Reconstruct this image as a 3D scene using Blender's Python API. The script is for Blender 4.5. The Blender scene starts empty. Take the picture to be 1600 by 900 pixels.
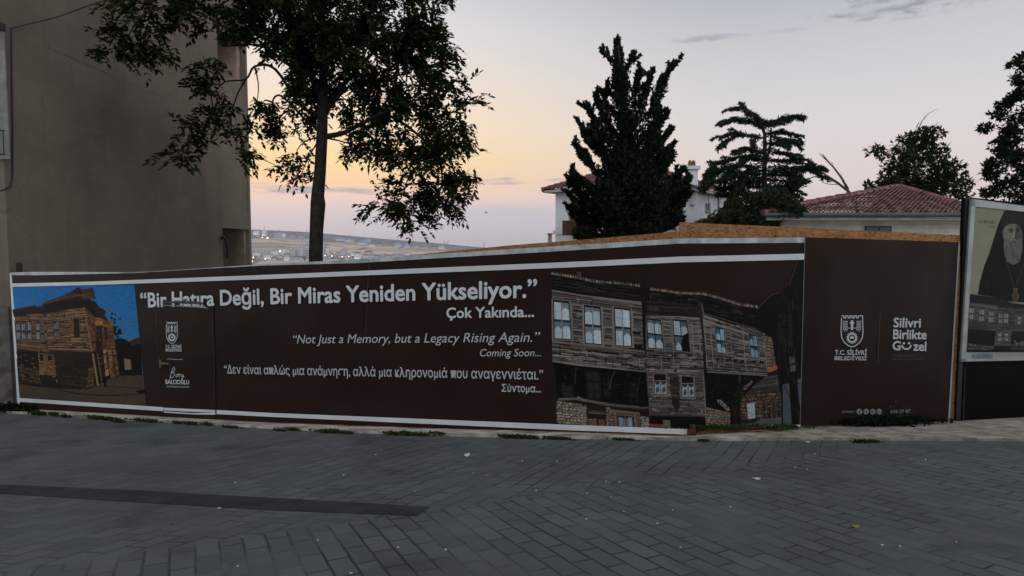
import bpy, math, random
import numpy as np
R = math.radians
rng = np.random.default_rng(7)
random.seed(7)
scene = bpy.context.scene
COL = scene.collection

# ------------------------------------------------------------------ camera
F = 1000.0 / 1600.0 * 36.0
TH = math.atan(62 / 1000.0)
CZ = 1.41                                   # eye height over the street
cam = bpy.data.objects.new("camera", bpy.data.cameras.new("camera"))
COL.objects.link(cam)
cam.location = (0, 0, CZ)
cam.rotation_euler = (R(90) - TH, 0, 0)
cam.data.lens = F
cam.data.sensor_width = 36
cam.data.clip_start = 0.05
cam.data.clip_end = 20000
scene.camera = cam

# ------------------------------------------------------------------ view
scene.view_settings.view_transform = 'Standard'
scene.view_settings.look = 'None'
scene.view_settings.exposure = 0.0
scene.view_settings.gamma = 1.0
scene.view_settings.use_curve_mapping = False


def lin(c):
    return tuple(((v / 255) / 12.92 if v / 255 <= 0.04045 else ((v / 255 + 0.055) / 1.055) ** 2.4) for v in c)


# ------------------------------------------------------------------ sky
BACK_GAIN = 1.95
world = bpy.data.worlds.new("World")
scene.world = world
world.use_nodes = True
wt = world.node_tree
for n in list(wt.nodes):
    wt.nodes.remove(n)


class NT:
    def __init__(s, tree):
        s.t = tree

    def n(s, typ, **kw):
        nd = s.t.nodes.new(typ)
        for k, v in kw.items():
            setattr(nd, k, v)
        return nd

    def link(s, a, b):
        s.t.links.new(a, b)

    def put(s, sock, v):
        if isinstance(v, bpy.types.NodeSocket):
            s.t.links.new(v, sock)
        else:
            sock.default_value = v

    def m(s, op, a, b=None, c=None, clamp=False):
        nd = s.n('ShaderNodeMath', operation=op, use_clamp=clamp)
        s.put(nd.inputs[0], a)
        if b is not None:
            s.put(nd.inputs[1], b)
        if c is not None:
            s.put(nd.inputs[2], c)
        return nd.outputs[0]

    def mix(s, f, a, b, blend='MIX'):
        nd = s.n('ShaderNodeMix', data_type='RGBA', blend_type=blend)
        s.put(nd.inputs[0], f)
        for sock, v in ((nd.inputs[6], a), (nd.inputs[7], b)):
            if not isinstance(v, bpy.types.NodeSocket):
                v = tuple(v) + (1,) if len(v) == 3 else v
            s.put(sock, v)
        return nd.outputs[2]

    def ramp(s, f, stops, interp='LINEAR'):
        nd = s.n('ShaderNodeValToRGB')
        nd.color_ramp.interpolation = interp
        e = nd.color_ramp.elements
        while len(e) < len(stops):
            e.new(0.5)
        for el, (p, c) in zip(e, stops):
            el.position = p
            el.color = tuple(c) + (1,) if len(c) == 3 else c
        s.put(nd.inputs[0], f)
        return nd.outputs[0]

    def step(s, v, a, b, lo=0.0, hi=1.0):
        nd = s.n('ShaderNodeMapRange', interpolation_type='SMOOTHSTEP')
        s.put(nd.inputs[0], v)
        for i, q in ((1, a), (2, b), (3, lo), (4, hi)):
            nd.inputs[i].default_value = q
        return nd.outputs[0]

    def noise(s, vec, scale, detail=4, rough=0.55, dist=0.0):
        nd = s.n('ShaderNodeTexNoise')
        if vec is not None:
            s.put(nd.inputs['Vector'], vec)
        nd.inputs['Scale'].default_value = scale
        nd.inputs['Detail'].default_value = detail
        nd.inputs['Roughness'].default_value = rough
        nd.inputs['Distortion'].default_value = dist
        return nd.outputs[0]

    def comb(s, x, y, z):
        nd = s.n('ShaderNodeCombineXYZ')
        for i, v in enumerate((x, y, z)):
            s.put(nd.inputs[i], v)
        return nd.outputs[0]


w = NT(wt)
tc = w.n('ShaderNodeTexCoord')
sp = w.n('ShaderNodeSeparateXYZ')
w.link(tc.outputs['Generated'], sp.inputs[0])
el = w.m('ARCSINE', sp.outputs[2])
az = w.m('ARCTAN2', sp.outputs[0], sp.outputs[1])
t = w.m('DIVIDE', el, 0.6, clamp=True)
LS = [(0, (204, 198, 208)), (.055, (208, 201, 209)), (.085, (217, 205, 209)), (.105, (229, 208, 205)), (.13, (243, 211, 196)), (.17, (254, 213, 174)),
      (.22, (255, 223, 168)), (.30, (254, 228, 192)), (.42, (243, 228, 214)), (.53, (230, 225, 223)), (.63, (214, 215, 219)), (1, (140, 152, 176))]
RS = [(0, (203, 194, 200)), (.06, (210, 199, 202)), (.11, (220, 207, 206)), (.17, (224, 212, 209)), (.23, (224, 214, 212)), (.31, (219, 215, 215)),
      (.42, (207, 208, 211)), (.53, (191, 195, 202)), (.63, (170, 176, 187)), (1, (120, 132, 156))]
cl = w.ramp(t, [(p, lin(c)) for p, c in LS])
cr = w.ramp(t, [(p, lin(c)) for p, c in RS])
sky = w.mix(w.step(az, R(-14), R(23)), cl, cr)
# clouds: long streaks low in the west, thin wisps high up on the right
cv = w.comb(w.m('MULTIPLY', az, 9.0), w.m('MULTIPLY', el, 60.0), 0.0)
nz = w.noise(cv, 1.6, 5, 0.6, 0.4)
nz2 = w.noise(w.comb(w.m('MULTIPLY', az, 14.0), w.m('MULTIPLY', el, 55.0), 4.0), 2.3, 5, 0.65, 0.3)


def streak(px, py, hw, hh, nsock, soft=1.2):
    a0, e0 = math.atan((px - 800) / 1000), math.atan((388 - py) / 1000 * math.cos(math.atan((px - 800) / 1000)))
    dx = w.m('DIVIDE', w.m('SUBTRACT', az, a0), hw / 1000)
    dy = w.m('DIVIDE', w.m('SUBTRACT', el, e0), hh / 1000)
    d = w.m('ADD', w.m('MULTIPLY', dx, dx), w.m('MULTIPLY', dy, dy))
    v = w.m('ADD', w.m('SUBTRACT', 0.72, d), w.m('MULTIPLY', w.m('SUBTRACT', nsock, 0.5), 3.2))
    return w.step(v, 0.0, soft)


lowc = lin((172, 170, 184))
for q, strength in (((440, 297, 110, 11), 1), ((550, 299, 85, 9), 1), ((640, 301, 70, 6), .8), ((780, 284, 52, 8), 1), ((875, 283, 40, 5), .8), ((870, 301, 30, 3), .6)):
    sky = w.mix(w.m('MULTIPLY', streak(*q, nz), strength), sky, lowc)
for q, strength in (((1410, 12, 140, 24), .9), ((1100, 67, 75, 7), .6), ((1215, 57, 50, 4), .35)):
    sky = w.mix(w.m('MULTIPLY', streak(*q, nz2), strength), sky, lin((150, 153, 166)))
# soft violet bank right above the horizon, higher towards the right of the big tree
bank = w.m('MULTIPLY', w.step(w.m('ADD', el, w.m('MULTIPLY', w.m('SUBTRACT', nz, .5), .03)), 0.082, 0.05),
           w.m('MULTIPLY', w.step(az, R(-22), R(-6)), w.step(az, R(14), R(2))))
sky = w.mix(w.m('MULTIPLY', bank, .9), sky, lin((201, 197, 206)))
# the eastern half of the sky (behind the viewer) is an even, brighter blue-grey dusk
back = w.step(sp.outputs[1], 0.15, -0.65)
sky = w.mix(back, sky, tuple(v * BACK_GAIN for v in (.61, .665, .70)))
nish = w.n('ShaderNodeTexSky', sky_type='NISHITA', sun_disc=False)
nish.sun_elevation = R(2.5)
nish.sun_rotation = R(-20)
sky = w.mix(0.002, sky, nish.outputs[0])
bg = w.n('ShaderNodeBackground')
w.link(sky, bg.inputs[0])
bg.inputs[1].default_value = 1.0
wo = w.n('ShaderNodeOutputWorld')
w.link(bg.outputs[0], wo.inputs[0])
world.cycles_visibility.camera = True

# ------------------------------------------------------------------ sun (just above the western horizon)
sl = bpy.data.lights.new("sun", 'SUN')
sl.energy = 0.5
sl.angle = R(12)
sl.color = (1, .78, .6)
sun = bpy.data.objects.new("sun", sl)
COL.objects.link(sun)
sun.rotation_euler = (R(90 - 2.5), 0, R(180 + 20))

# ------------------------------------------------------------------ projection helpers: which world point a detail of the place sits at
ct, st = math.cos(TH), math.sin(TH)


def ray(px, py):
    x, y = (px - 800) / 1000.0, (450 - py) / 1000.0
    return np.array([x, ct + y * st, -st + y * ct])


CAMP = np.array([0, 0, CZ])


def P(px, py, Y):
    r = ray(px, py)
    return CAMP + r * (Y / r[1])


class Wall:
    """vertical plane through two plan points; .at() finds the point of the wall seen at a place of the photograph"""

    def __init__(s, p0, p1):
        s.p0, s.p1 = np.array(p0[:2], float), np.array(p1[:2], float)
        d = s.p1 - s.p0
        n = np.array([d[1], -d[0]])
        n /= np.linalg.norm(n)
        if n @ s.p0 > 0:
            n = -n
        s.n = n
        s.d3 = np.array([d[0], d[1], 0]) / np.linalg.norm(d)

    def at(s, px, py, off=0.0):
        r = ray(px, py)
        tt = (s.n @ (s.p0 + s.n * off)) / (s.n @ r[:2])
        return CAMP + r * tt


GA, GB, GC = 0.01294, -0.11372, 0.0         # plane of the street: z = GA x + GB y + GC


def gz(x, y):
    return GA * x + GB * y + GC


def ground(px, py):
    r = ray(px, py)
    tt = (GC - CZ) / (r[2] - GA * r[0] - GB * r[1])
    return CAMP + r * tt


# ------------------------------------------------------------------ mesh helpers
class MB:
    def __init__(s):
        s.v, s.f, s.mi, s.c = [], [], [], []

    def add(s, verts, faces, mi=0, col=None):
        o = len(s.v)
        s.v.extend([tuple(map(float, q)) for q in verts])
        for f in faces:
            s.f.append([i + o for i in f])
            s.mi.append(mi)
            s.c.append(col)
        return s

    def poly(s, pts, mi=0, col=None):
        return s.add(pts, [list(range(len(pts)))], mi, col)

    def box(s, lo, hi, mi=0, xf=None):
        x0, y0, z0 = lo
        x1, y1, z1 = hi
        vs = [(x0, y0, z0), (x1, y0, z0), (x1, y1, z0), (x0, y1, z0), (x0, y0, z1), (x1, y0, z1), (x1, y1, z1), (x0, y1, z1)]
        if xf:
            vs = [xf(q) for q in vs]
        return s.add(vs, [(3, 2, 1, 0), (4, 5, 6, 7), (0, 1, 5, 4), (1, 2, 6, 5), (2, 3, 7, 6), (3, 0, 4, 7)], mi)

    def prism(s, pts, off, mi=0):
        """pts: front outline; off: vector to the back outline"""
        n = len(pts)
        pts = [np.array(q, float) for q in pts]
        bk = [q + np.array(off) for q in pts]
        fs = [list(range(n)), list(range(2 * n - 1, n - 1, -1))] + [[i, n + i, n + (i + 1) % n, (i + 1) % n] for i in range(n)]
        return s.add(pts + bk, fs, mi)

    def tube(s, pts, rad, seg=7, mi=0, cap=True):
        pts = [np.array(q, float) for q in pts]
        n = len(pts)
        if np.isscalar(rad):
            rad = [rad] * n
        vs = []
        u = None
        for i, q in enumerate(pts):
            d = pts[min(i + 1, n - 1)] - pts[max(i - 1, 0)]
            d = d / (np.linalg.norm(d) + 1e-9)
            if u is None:
                u = np.cross(d, (0, 0, 1)) if abs(d[2]) < .9 else np.cross(d, (0, 1, 0))
            u = u - d * (u @ d)
            u /= np.linalg.norm(u) + 1e-9
            b = np.cross(d, u)
            for k in range(seg):
                a = 2 * math.pi * k / seg
                vs.append(q + (u * math.cos(a) + b * math.sin(a)) * rad[i])
        fs = [[i * seg + k, i * seg + (k + 1) % seg, (i + 1) * seg + (k + 1) % seg, (i + 1) * seg + k] for i in range(n - 1) for k in range(seg)]
        if cap:
            fs += [list(range(seg - 1, -1, -1)), [(n - 1) * seg + k for k in range(seg)]]
        return s.add(vs, fs, mi)

    def build(s, name, mats, parent=None, smooth=False, base=None):
        if not isinstance(mats, (list, tuple)):
            mats = [mats]
        v = np.array(s.v, float)
        if parent is not None:
            o0 = np.array(parent['org'][:])
        elif base is not None:
            o0 = np.array(base, float)
        else:
            o0 = np.array([(v[:, 0].min() + v[:, 0].max()) / 2, (v[:, 1].min() + v[:, 1].max()) / 2, v[:, 2].min()])
        me = bpy.data.meshes.new(name)
        me.from_pydata((v - o0).tolist(), [], s.f)
        for m_ in mats:
            me.materials.append(m_)
        me.polygons.foreach_set('material_index', s.mi)
        if smooth:
            me.polygons.foreach_set('use_smooth', [True] * len(s.f))
        if any(c is not None for c in s.c):
            ca = me.color_attributes.new('print', 'FLOAT_COLOR', 'CORNER')
            arr = []
            for f, c in zip(s.f, s.c):
                c = c if c is not None else (.5, .5, .5)
                arr += (list(c) + [1.0]) * len(f)
            ca.data.foreach_set('color', arr)
        me.validate()
        me.update()
        ob = bpy.data.objects.new(name, me)
        COL.objects.link(ob)
        if parent is not None:
            ob.parent = parent
        else:
            ob.location = o0
        ob['org'] = o0.tolist()
        return ob


def tag(o, label=None, cat=None, group=None, kind=None):
    for k, v in (('label', label), ('category', cat), ('group', group), ('kind', kind)):
        if v:
            o[k] = v
    return o


def thing(name, base, label, cat, group=None):
    o = bpy.data.objects.new(name, None)
    COL.objects.link(o)
    o.location = tuple(map(float, base))
    o['org'] = [float(q) for q in base]
    o.empty_display_size = .2
    return tag(o, label, cat, group)


def copy_tree(o, parent=None):
    c = o.copy()
    COL.objects.link(c)
    if parent is not None:
        c.parent = parent
    for ch in [q for q in bpy.data.objects if q.parent == o and q != c]:
        copy_tree(ch, c)
    return c


def unit(a):
    return a / (np.linalg.norm(a, axis=-1, keepdims=True) + 1e-9)


def ball(n):
    v = unit(rng.normal(0, 1, (n, 3)))
    return v * (rng.uniform(0, 1, n) ** (1 / 2.4))[:, None]


# ------------------------------------------------------------------ materials
MATS = {}


def mat(name, col, rough=.8, var=.12, scale=6.0, bump=0.0, bscale=None, spec=.4, bdist=.02, bdet=5, metal=0.0, var_col=None, coords='Object'):
    if name in MATS:
        return MATS[name]
    m_ = bpy.data.materials.new(name)
    m_.use_nodes = True
    g = NT(m_.node_tree)
    b = m_.node_tree.nodes['Principled BSDF']
    tcn = g.n('ShaderNodeTexCoord')
    nzs = g.noise(tcn.outputs[coords], scale, 5, .6)
    dark = var_col or tuple(v * (1 - 2.2 * var) for v in col)
    light = tuple(min(1, v * (1 + 1.6 * var)) for v in col)
    c = g.mix(g.step(nzs, .32, .68), dark, light)
    g.link(c, b.inputs['Base Color'])
    b.inputs['Roughness'].default_value = rough
    b.inputs['Specular IOR Level'].default_value = spec
    b.inputs['Metallic'].default_value = metal
    if bump:
        bn = g.n('ShaderNodeBump')
        bn.inputs['Strength'].default_value = bump
        bn.inputs['Distance'].default_value = bdist
        g.link(g.noise(tcn.outputs[coords], bscale or scale * 4, bdet, .6), bn.inputs['Height'])
        g.link(bn.outputs[0], b.inputs['Normal'])
    MATS[name] = m_
    return m_


def leaf_mat(name, a, b_, trans=.25):
    m_ = bpy.data.materials.new(name)
    m_.use_nodes = True
    g = NT(m_.node_tree)
    b = m_.node_tree.nodes['Principled BSDF']
    out = m_.node_tree.nodes['Material Output']
    geo = g.n('ShaderNodeNewGeometry')
    f = g.m('ADD', g.m('MULTIPLY', geo.outputs['Random Per Island'], .5), g.m('MULTIPLY', g.noise(geo.outputs['Position'], 1.3, 3), .5))
    c = g.mix(g.step(f, .3, .7), a, b_)
    g.link(c, b.inputs['Base Color'])
    b.inputs['Roughness'].default_value = .7
    b.inputs['Specular IOR Level'].default_value = .08
    tr = g.n('ShaderNodeBsdfTranslucent')
    g.link(c, tr.inputs[0])
    ms = g.n('ShaderNodeMixShader')
    ms.inputs[0].default_value = trans
    g.link(b.outputs[0], ms.inputs[1])
    g.link(tr.outputs[0], ms.inputs[2])
    g.link(ms.outputs[0], out.inputs[0])
    MATS[name] = m_
    return m_


def emit_mat(name, col, s):
    m_ = bpy.data.materials.new(name)
    m_.use_nodes = True
    b = m_.node_tree.nodes['Principled BSDF']
    b.inputs['Base Color'].default_value = col + (1,)
    b.inputs['Emission Color'].default_value = col + (1,)
    b.inputs['Emission Strength'].default_value = s
    MATS[name] = m_
    return m_


def print_mat(name, rough=.5, grain=.25, gscale=60.0, wave=.35):
    """vinyl banner print: the ink colour of every piece of the picture is stored with the piece"""
    m_ = bpy.data.materials.new(name)
    m_.use_nodes = True
    g = NT(m_.node_tree)
    b = m_.node_tree.nodes['Principled BSDF']
    at = g.n('ShaderNodeAttribute', attribute_name='print')
    geo = g.n('ShaderNodeNewGeometry')
    sc = g.n('ShaderNodeVectorMath', operation='MULTIPLY')
    g.link(geo.outputs['Position'], sc.inputs[0])
    sc.inputs[1].default_value = (.7, .7, 2.6)
    nz_ = g.noise(sc.outputs[0], gscale, 4, .7)
    nz3 = g.noise(sc.outputs[0], gscale * .17, 3, .6)
    k = g.m('ADD', g.m('MULTIPLY', g.m('SUBTRACT', nz_, .5), grain * 4), g.m('ADD', 1.0, g.m('MULTIPLY', g.m('SUBTRACT', nz3, .5), grain * 2.4)))
    mm = g.n('ShaderNodeVectorMath', operation='SCALE')
    g.link(at.outputs['Color'], mm.inputs[0])
    g.link(g.m('MAXIMUM', k, .15), mm.inputs['Scale'])
    g.link(mm.outputs[0], b.inputs['Base Color'])
    b.inputs['Roughness'].default_value = rough
    b.inputs['Specular IOR Level'].default_value = .09
    bn = g.n('ShaderNodeBump')
    bn.inputs['Strength'].default_value = wave
    bn.inputs['Distance'].default_value = .03
    g.link(g.noise(geo.outputs['Position'], 1.8, 2, .4), bn.inputs['Height'])
    g.link(bn.outputs[0], b.inputs['Normal'])
    MATS[name] = m_
    return m_


M_BROWN = mat('banner_brown', (.029, .0142, .0117), .48, .06, 1.4, .8, 1.0, spec=.14, bdist=.09, bdet=.6)
M_WHITE = mat('banner_white', (.76, .78, .80), .5, .03, 3.0, .1, 2.0)
M_LETTER = mat('letter_white', (.78, .79, .80), .55, .02, 3.0)
M_LETTER2 = mat('letter_thin_white', (.62, .63, .64), .55, .02, 3.0)
M_DIM = mat('letter_dim', (.10, .075, .065), .6, .02, 3.0)
M_PRINT = print_mat('vinyl_print', grain=.30, gscale=80.0)
M_POSTER = print_mat('poster_print', grain=.10, gscale=18.0, wave=.1)

# ------------------------------------------------------------------ where the hoarding runs (needed by ground and fence)
PL = P(14, 427, 11.0)
PC = P(1062, 375, 7.6)
PR = P(1490, 378, 8.38)
WA, WB = Wall(PL, PC), Wall(PC, PR)


def split_x(py):                            # photo x of the corner of the hoarding at height py
    return 1062.3 - (py - 375) * 5.0 / 305


def front(px, py, off=0.0):
    a = px <= split_x(py)
    return (WA if a else WB).at(px, py, off)


# ------------------------------------------------------------------ street
def street_mat():
    m_ = bpy.data.materials.new('street_pavers')
    m_.use_nodes = True
    g = NT(m_.node_tree)
    b = m_.node_tree.nodes['Principled BSDF']
    geo = g.n('ShaderNodeNewGeometry')
    spx = g.n('ShaderNodeSeparateXYZ')
    g.link(geo.outputs['Position'], spx.inputs[0])
    wob = g.noise(geo.outputs['Position'], 1.1, 2)
    wob2 = g.noise(geo.outputs['Position'], 7.0, 2)
    x = g.m('ADD', spx.outputs[0], g.m('ADD', g.m('MULTIPLY', g.m('SUBTRACT', wob, .5), .07), g.m('MULTIPLY', g.m('SUBTRACT', wob2, .5), .012)))
    y = g.m('ADD', spx.outputs[1], g.m('MULTIPLY', g.m('SUBTRACT', wob, .5), -.06))

    def brick(ang, skew, bw, rh):
        a = R(ang)
        v = g.m('ADD', g.m('MULTIPLY', x, -math.sin(a)), g.m('MULTIPLY', y, math.cos(a)))
        u = g.m('ADD', g.m('ADD', g.m('MULTIPLY', x, math.cos(a)), g.m('MULTIPLY', y, math.sin(a))), g.m('MULTIPLY', v, skew))
        bt = g.n('ShaderNodeTexBrick')
        g.link(g.comb(u, v, 0.0), bt.inputs['Vector'])
        for k, q in (('Scale', 1.0), ('Mortar Size', .0095), ('Mortar Smooth', .35), ('Bias', 0.0), ('Brick Width', bw), ('Row Height', rh)):
            bt.inputs[k].default_value = q
        bt.inputs['Color1'].default_value = (0, 0, 0, 1)
        bt.inputs['Color2'].default_value = (1, 1, 1, 1)
        bt.inputs['Mortar'].default_value = (.5, .5, .5, 1)
        return bt.outputs['Color'], bt.outputs['Fac']

    c1, f1 = brick(-63, 0.0, .29, .138)
    c2, f2 = brick(61.5, 0.35, .24, .15)
    seam = g.m('SUBTRACT', spx.outputs[1], g.m('ADD', 4.93, g.m('MULTIPLY', spx.outputs[0], .47)))
    seam = g.m('ADD', seam, g.m('MULTIPLY', g.m('SUBTRACT', wob2, .5), .12))
    k = g.m('GREATER_THAN', seam, 0.0)
    tone = g.mix(k, c1, c2)
    fac = g.m('ADD', g.m('MULTIPLY', f1, g.m('SUBTRACT', 1.0, k)), g.m('MULTIPLY', f2, k))
    big = g.noise(geo.outputs['Position'], .55, 5, .6)
    mid = g.noise(geo.outputs['Position'], 3.2, 5, .65)
    fine = g.noise(geo.outputs['Position'], 60, 4, .7)
    base = g.mix(g.step(tone, 0, 1), (.108, .116, .108), (.142, .151, .141))
    base = g.mix(g.m('MULTIPLY', g.step(big, .42, .7), .55), base, (.080, .078, .068))
    base = g.mix(g.m('MULTIPLY', g.step(mid, .52, .75), .5), base, (.168, .170, .160))
    base = g.mix(g.m('MULTIPLY', g.step(fine, .35, .75), .35), base, (.078, .078, .073))
    spot = g.n('ShaderNodeTexVoronoi')
    g.link(geo.outputs['Position'], spot.inputs['Vector'])
    spot.inputs['Scale'].default_value = 2.6
    sps = g.n('ShaderNodeSeparateXYZ')
    g.link(spot.outputs['Color'], sps.inputs[0])
    gum = g.m('MULTIPLY', g.step(spot.outputs['Distance'], .07, .05), g.m('GREATER_THAN', sps.outputs[0], .55))
    base = g.mix(g.m('MULTIPLY', gum, .55), base, (.045, .045, .043))
    stain = g.noise(geo.outputs['Position'], 1.15, 6, .68, .6)
    base = g.mix(g.m('MULTIPLY', g.step(stain, .52, .68), .65), base, (.058, .061, .056))
    base = g.mix(g.m('MULTIPLY', g.step(stain, .42, .30), .35), base, (.175, .165, .148))
    # dust and sand gathered along the kerb
    near = g.m('ADD', g.m('ADD', g.m('MULTIPLY', spx.outputs[1], .952), g.m('MULTIPLY', g.m('MINIMUM', spx.outputs[0], 1.2), .305)), g.m('MULTIPLY', g.m('SUBTRACT', mid, .5), .9))
    base = g.mix(g.m('MULTIPLY', g.step(near, 6.9, 7.75), .55), base, (.20, .175, .145))
    patch = g.noise(geo.outputs['Position'], 1.7, 3, .6)
    joint = g.m('MULTIPLY', fac, g.step(patch, .36, .58, .12, 1.0))
    joint = g.m('MULTIPLY', joint, g.step(mid, .25, .6, .45, 1.0))
    joint = g.m('MULTIPLY', joint, g.step(spx.outputs[0], -4.5, -.2, .30, 1.0))
    colr = g.mix(g.m('MULTIPLY', joint, .85), base, (.014, .014, .013))
    g.link(colr, b.inputs['Base Color'])
    rough = g.m('ADD', .62, g.m('MULTIPLY', mid, .22))
    g.link(rough, b.inputs['Roughness'])
    b.inputs['Specular IOR Level'].default_value = .35
    h = g.m('ADD', g.m('MULTIPLY', fac, -1.0), g.m('ADD', g.m('MULTIPLY', fine, .25), g.m('MULTIPLY', tone, .35)))
    h = g.m('ADD', h, g.m('MULTIPLY', mid, .6))
    bn = g.n('ShaderNodeBump')
    bn.inputs['Strength'].default_value = .55
    bn.inputs['Distance'].default_value = .006
    g.link(h, bn.inputs['Height'])
    g.link(bn.outputs[0], b.inputs['Normal'])
    return m_


KERB_PX = [(-260, 634), (-120, 639), (0, 645), (100, 651), (200, 657), (300, 662), (420, 670), (540, 676), (660, 681), (860, 685), (1000, 687), (1085, 689), (1180, 688.5), (1290, 688),
           (1450, 688.5), (1600, 690), (1800, 692), (2100, 696)]
KERB = [ground(*q) for q in KERB_PX]
mb = MB()
NR = 14
for i, q in enumerate(KERB):
    for j in range(NR + 1):
        yy = -9 + (q[1] + 9) * j / NR
        mb.v.append((q[0], yy, gz(q[0], yy)))
for i in range(len(KERB) - 1):
    for j in range(NR):
        a = i * (NR + 1) + j
        mb.f.append([a, a + NR + 1, a + NR + 2, a + 1])
        mb.mi.append(0)
        mb.c.append(None)
tag(mb.build('street', street_mat()), kind='structure')

# dark asphalt repair strip let into the paving
M_ASPH = mat('asphalt_patch', (.036, .038, .037), .8, .15, 5, .3, 40)
top = [(-420, 738), (0, 757.5), (200, 766), (420, 778), (672, 792.5)]
bot = [(652, 806.5), (420, 797.5), (200, 784), (0, 771.5), (-420, 750)]
mb = MB()
tp = [ground(*q) + np.array([0, 0, .004]) for q in top]
bp = [ground(*q) + np.array([0, 0, .004]) for q in bot[::-1]]
for i in range(4):
    mb.poly([bp[i], bp[i + 1], tp[i + 1], tp[i]])
tag(mb.build('asphalt_strip', M_ASPH), kind='structure')

# ------------------------------------------------------------------ pavement between street and hoarding (concrete kerb, then dusty concrete on the right)
M_KERB = mat('kerb_concrete', (.52, .455, .41), .9, .28, 3, .5, 40)
M_DUST = mat('dusty_concrete', (.40, .34, .275), .95, .2, 5, .7, 30)


def fence_base(px):
    xs = [-260, 27, 160, 300, 420, 560, 700, 840, 1000, 1057, 1100, 1250, 1350, 1482, 1600, 1800, 2100]
    ys = [622, 637.5, 645, 653, 660, 665, 669, 673, 678.5, 681, 677, 667, 663, 657, 650.5, 643, 632]
    return float(np.interp(px, xs, ys))


xs = sorted(set([q[0] for q in KERB_PX] + [1057, 1062, 1482, 27]))
kx, ky = [q[0] for q in KERB_PX], [q[1] for q in KERB_PX]
mk, md = MB(), MB()
for a, b_ in zip(xs[:-1], xs[1:]):
    for mbx, t0, t1 in ((mk, 0, 1), (md, 0, 1)):
        pass
    row = []
    for px in (a, b_):
        kp = ground(px, float(np.interp(px, kx, ky)))
        fy = fence_base(px)
        fp = (WA if px <= 1060 else WB).at(px, fy, -.02)
        bk = (WA if px <= 1060 else WB).at(px, fy, -.5)
        fp = fp + np.array([0, 0, -.004])
        bk[2] = fp[2]
        up = np.array([0, 0, .03])
        row.append((kp + np.array([0, 0, -.05]), kp + up, fp, bk))
    (k0, t0, f0, b0), (k1, t1, f1, b1) = row
    if b_ <= 1180:                          # narrow kerb strip right up to the boards
        mk.poly([k0, k1, t1, t0]).poly([t0, t1, f1, f0])
        md.poly([f0, f1, b1, b0])
    else:                                   # dusty concrete, with the kerb stone in front fading out at x 1290
        md.poly([k0, k1, t1, t0]).poly([t0, t1, f1, f0]).poly([f0, f1, b1, b0])
tag(mk.build('kerb', M_KERB), kind='structure')
tag(md.build('pavement', M_DUST), kind='structure')

# ------------------------------------------------------------------ ground behind the hoarding, and the valley beyond
M_SOIL = mat('garden_soil', (.10, .085, .06), .95, .2, 1.2, .5, 9)
mb = MB()
gx = np.linspace(-30, 45, 26)
gy = np.linspace(0, 1, 14)
for x in gx:
    y0 = np.interp(x, [-30, PL[0], PC[0], PR[0], 45], [18.0, PL[1], PC[1], PR[1], 16.5]) + .12
    for s in gy:
        y = y0 + (52 - y0) * s
        mb.v.append((x, y, -1.42 - .035 * (y - y0) + .01 * x + (.06 * math.sin(x * 1.7 + y) if s > 0 else -.02)))
for i in range(len(gx) - 1):
    for j in range(len(gy) - 1):
        a = i * len(gy) + j
        mb.f.append([a, a + len(gy), a + len(gy) + 1, a + 1])
        mb.mi.append(0)
        mb.c.append(None)
tag(mb.build('garden_ground', M_SOIL), kind='structure')


def hill_v(px):                             # skyline of the far hills, in thousandths above eye level
    return float(np.interp(px, [-900, -200, 200, 390, 480, 590, 680, 740, 800, 900, 2600], [40, 40, 36, 29.5, 25.5, 15.5, 8.5, 2.2, -1.5, -3, -3]))


def terr(azx, d):
    """height of the land at tangent azx and forward distance d"""
    c = hill_v(azx * 1000 + 800)
    s = float(np.interp(d, [450, 700, 1000, 1500, 2200, 2800, 3500], [0, .25, .42, .60, .78, .90, 1]))
    v = -27 + (c + 27) * s
    z = v / 1000 * d
    if d < 450:
        z = float(np.interp(d, [48, 90, 200, 450], [-3.6, -8, -13, v / 1000 * 450 if d >= 450 else -12.2]))
    if d > 3500:
        z = c / 1000 * 3500 - (d - 3500) * .05
    return CZ + z


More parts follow.
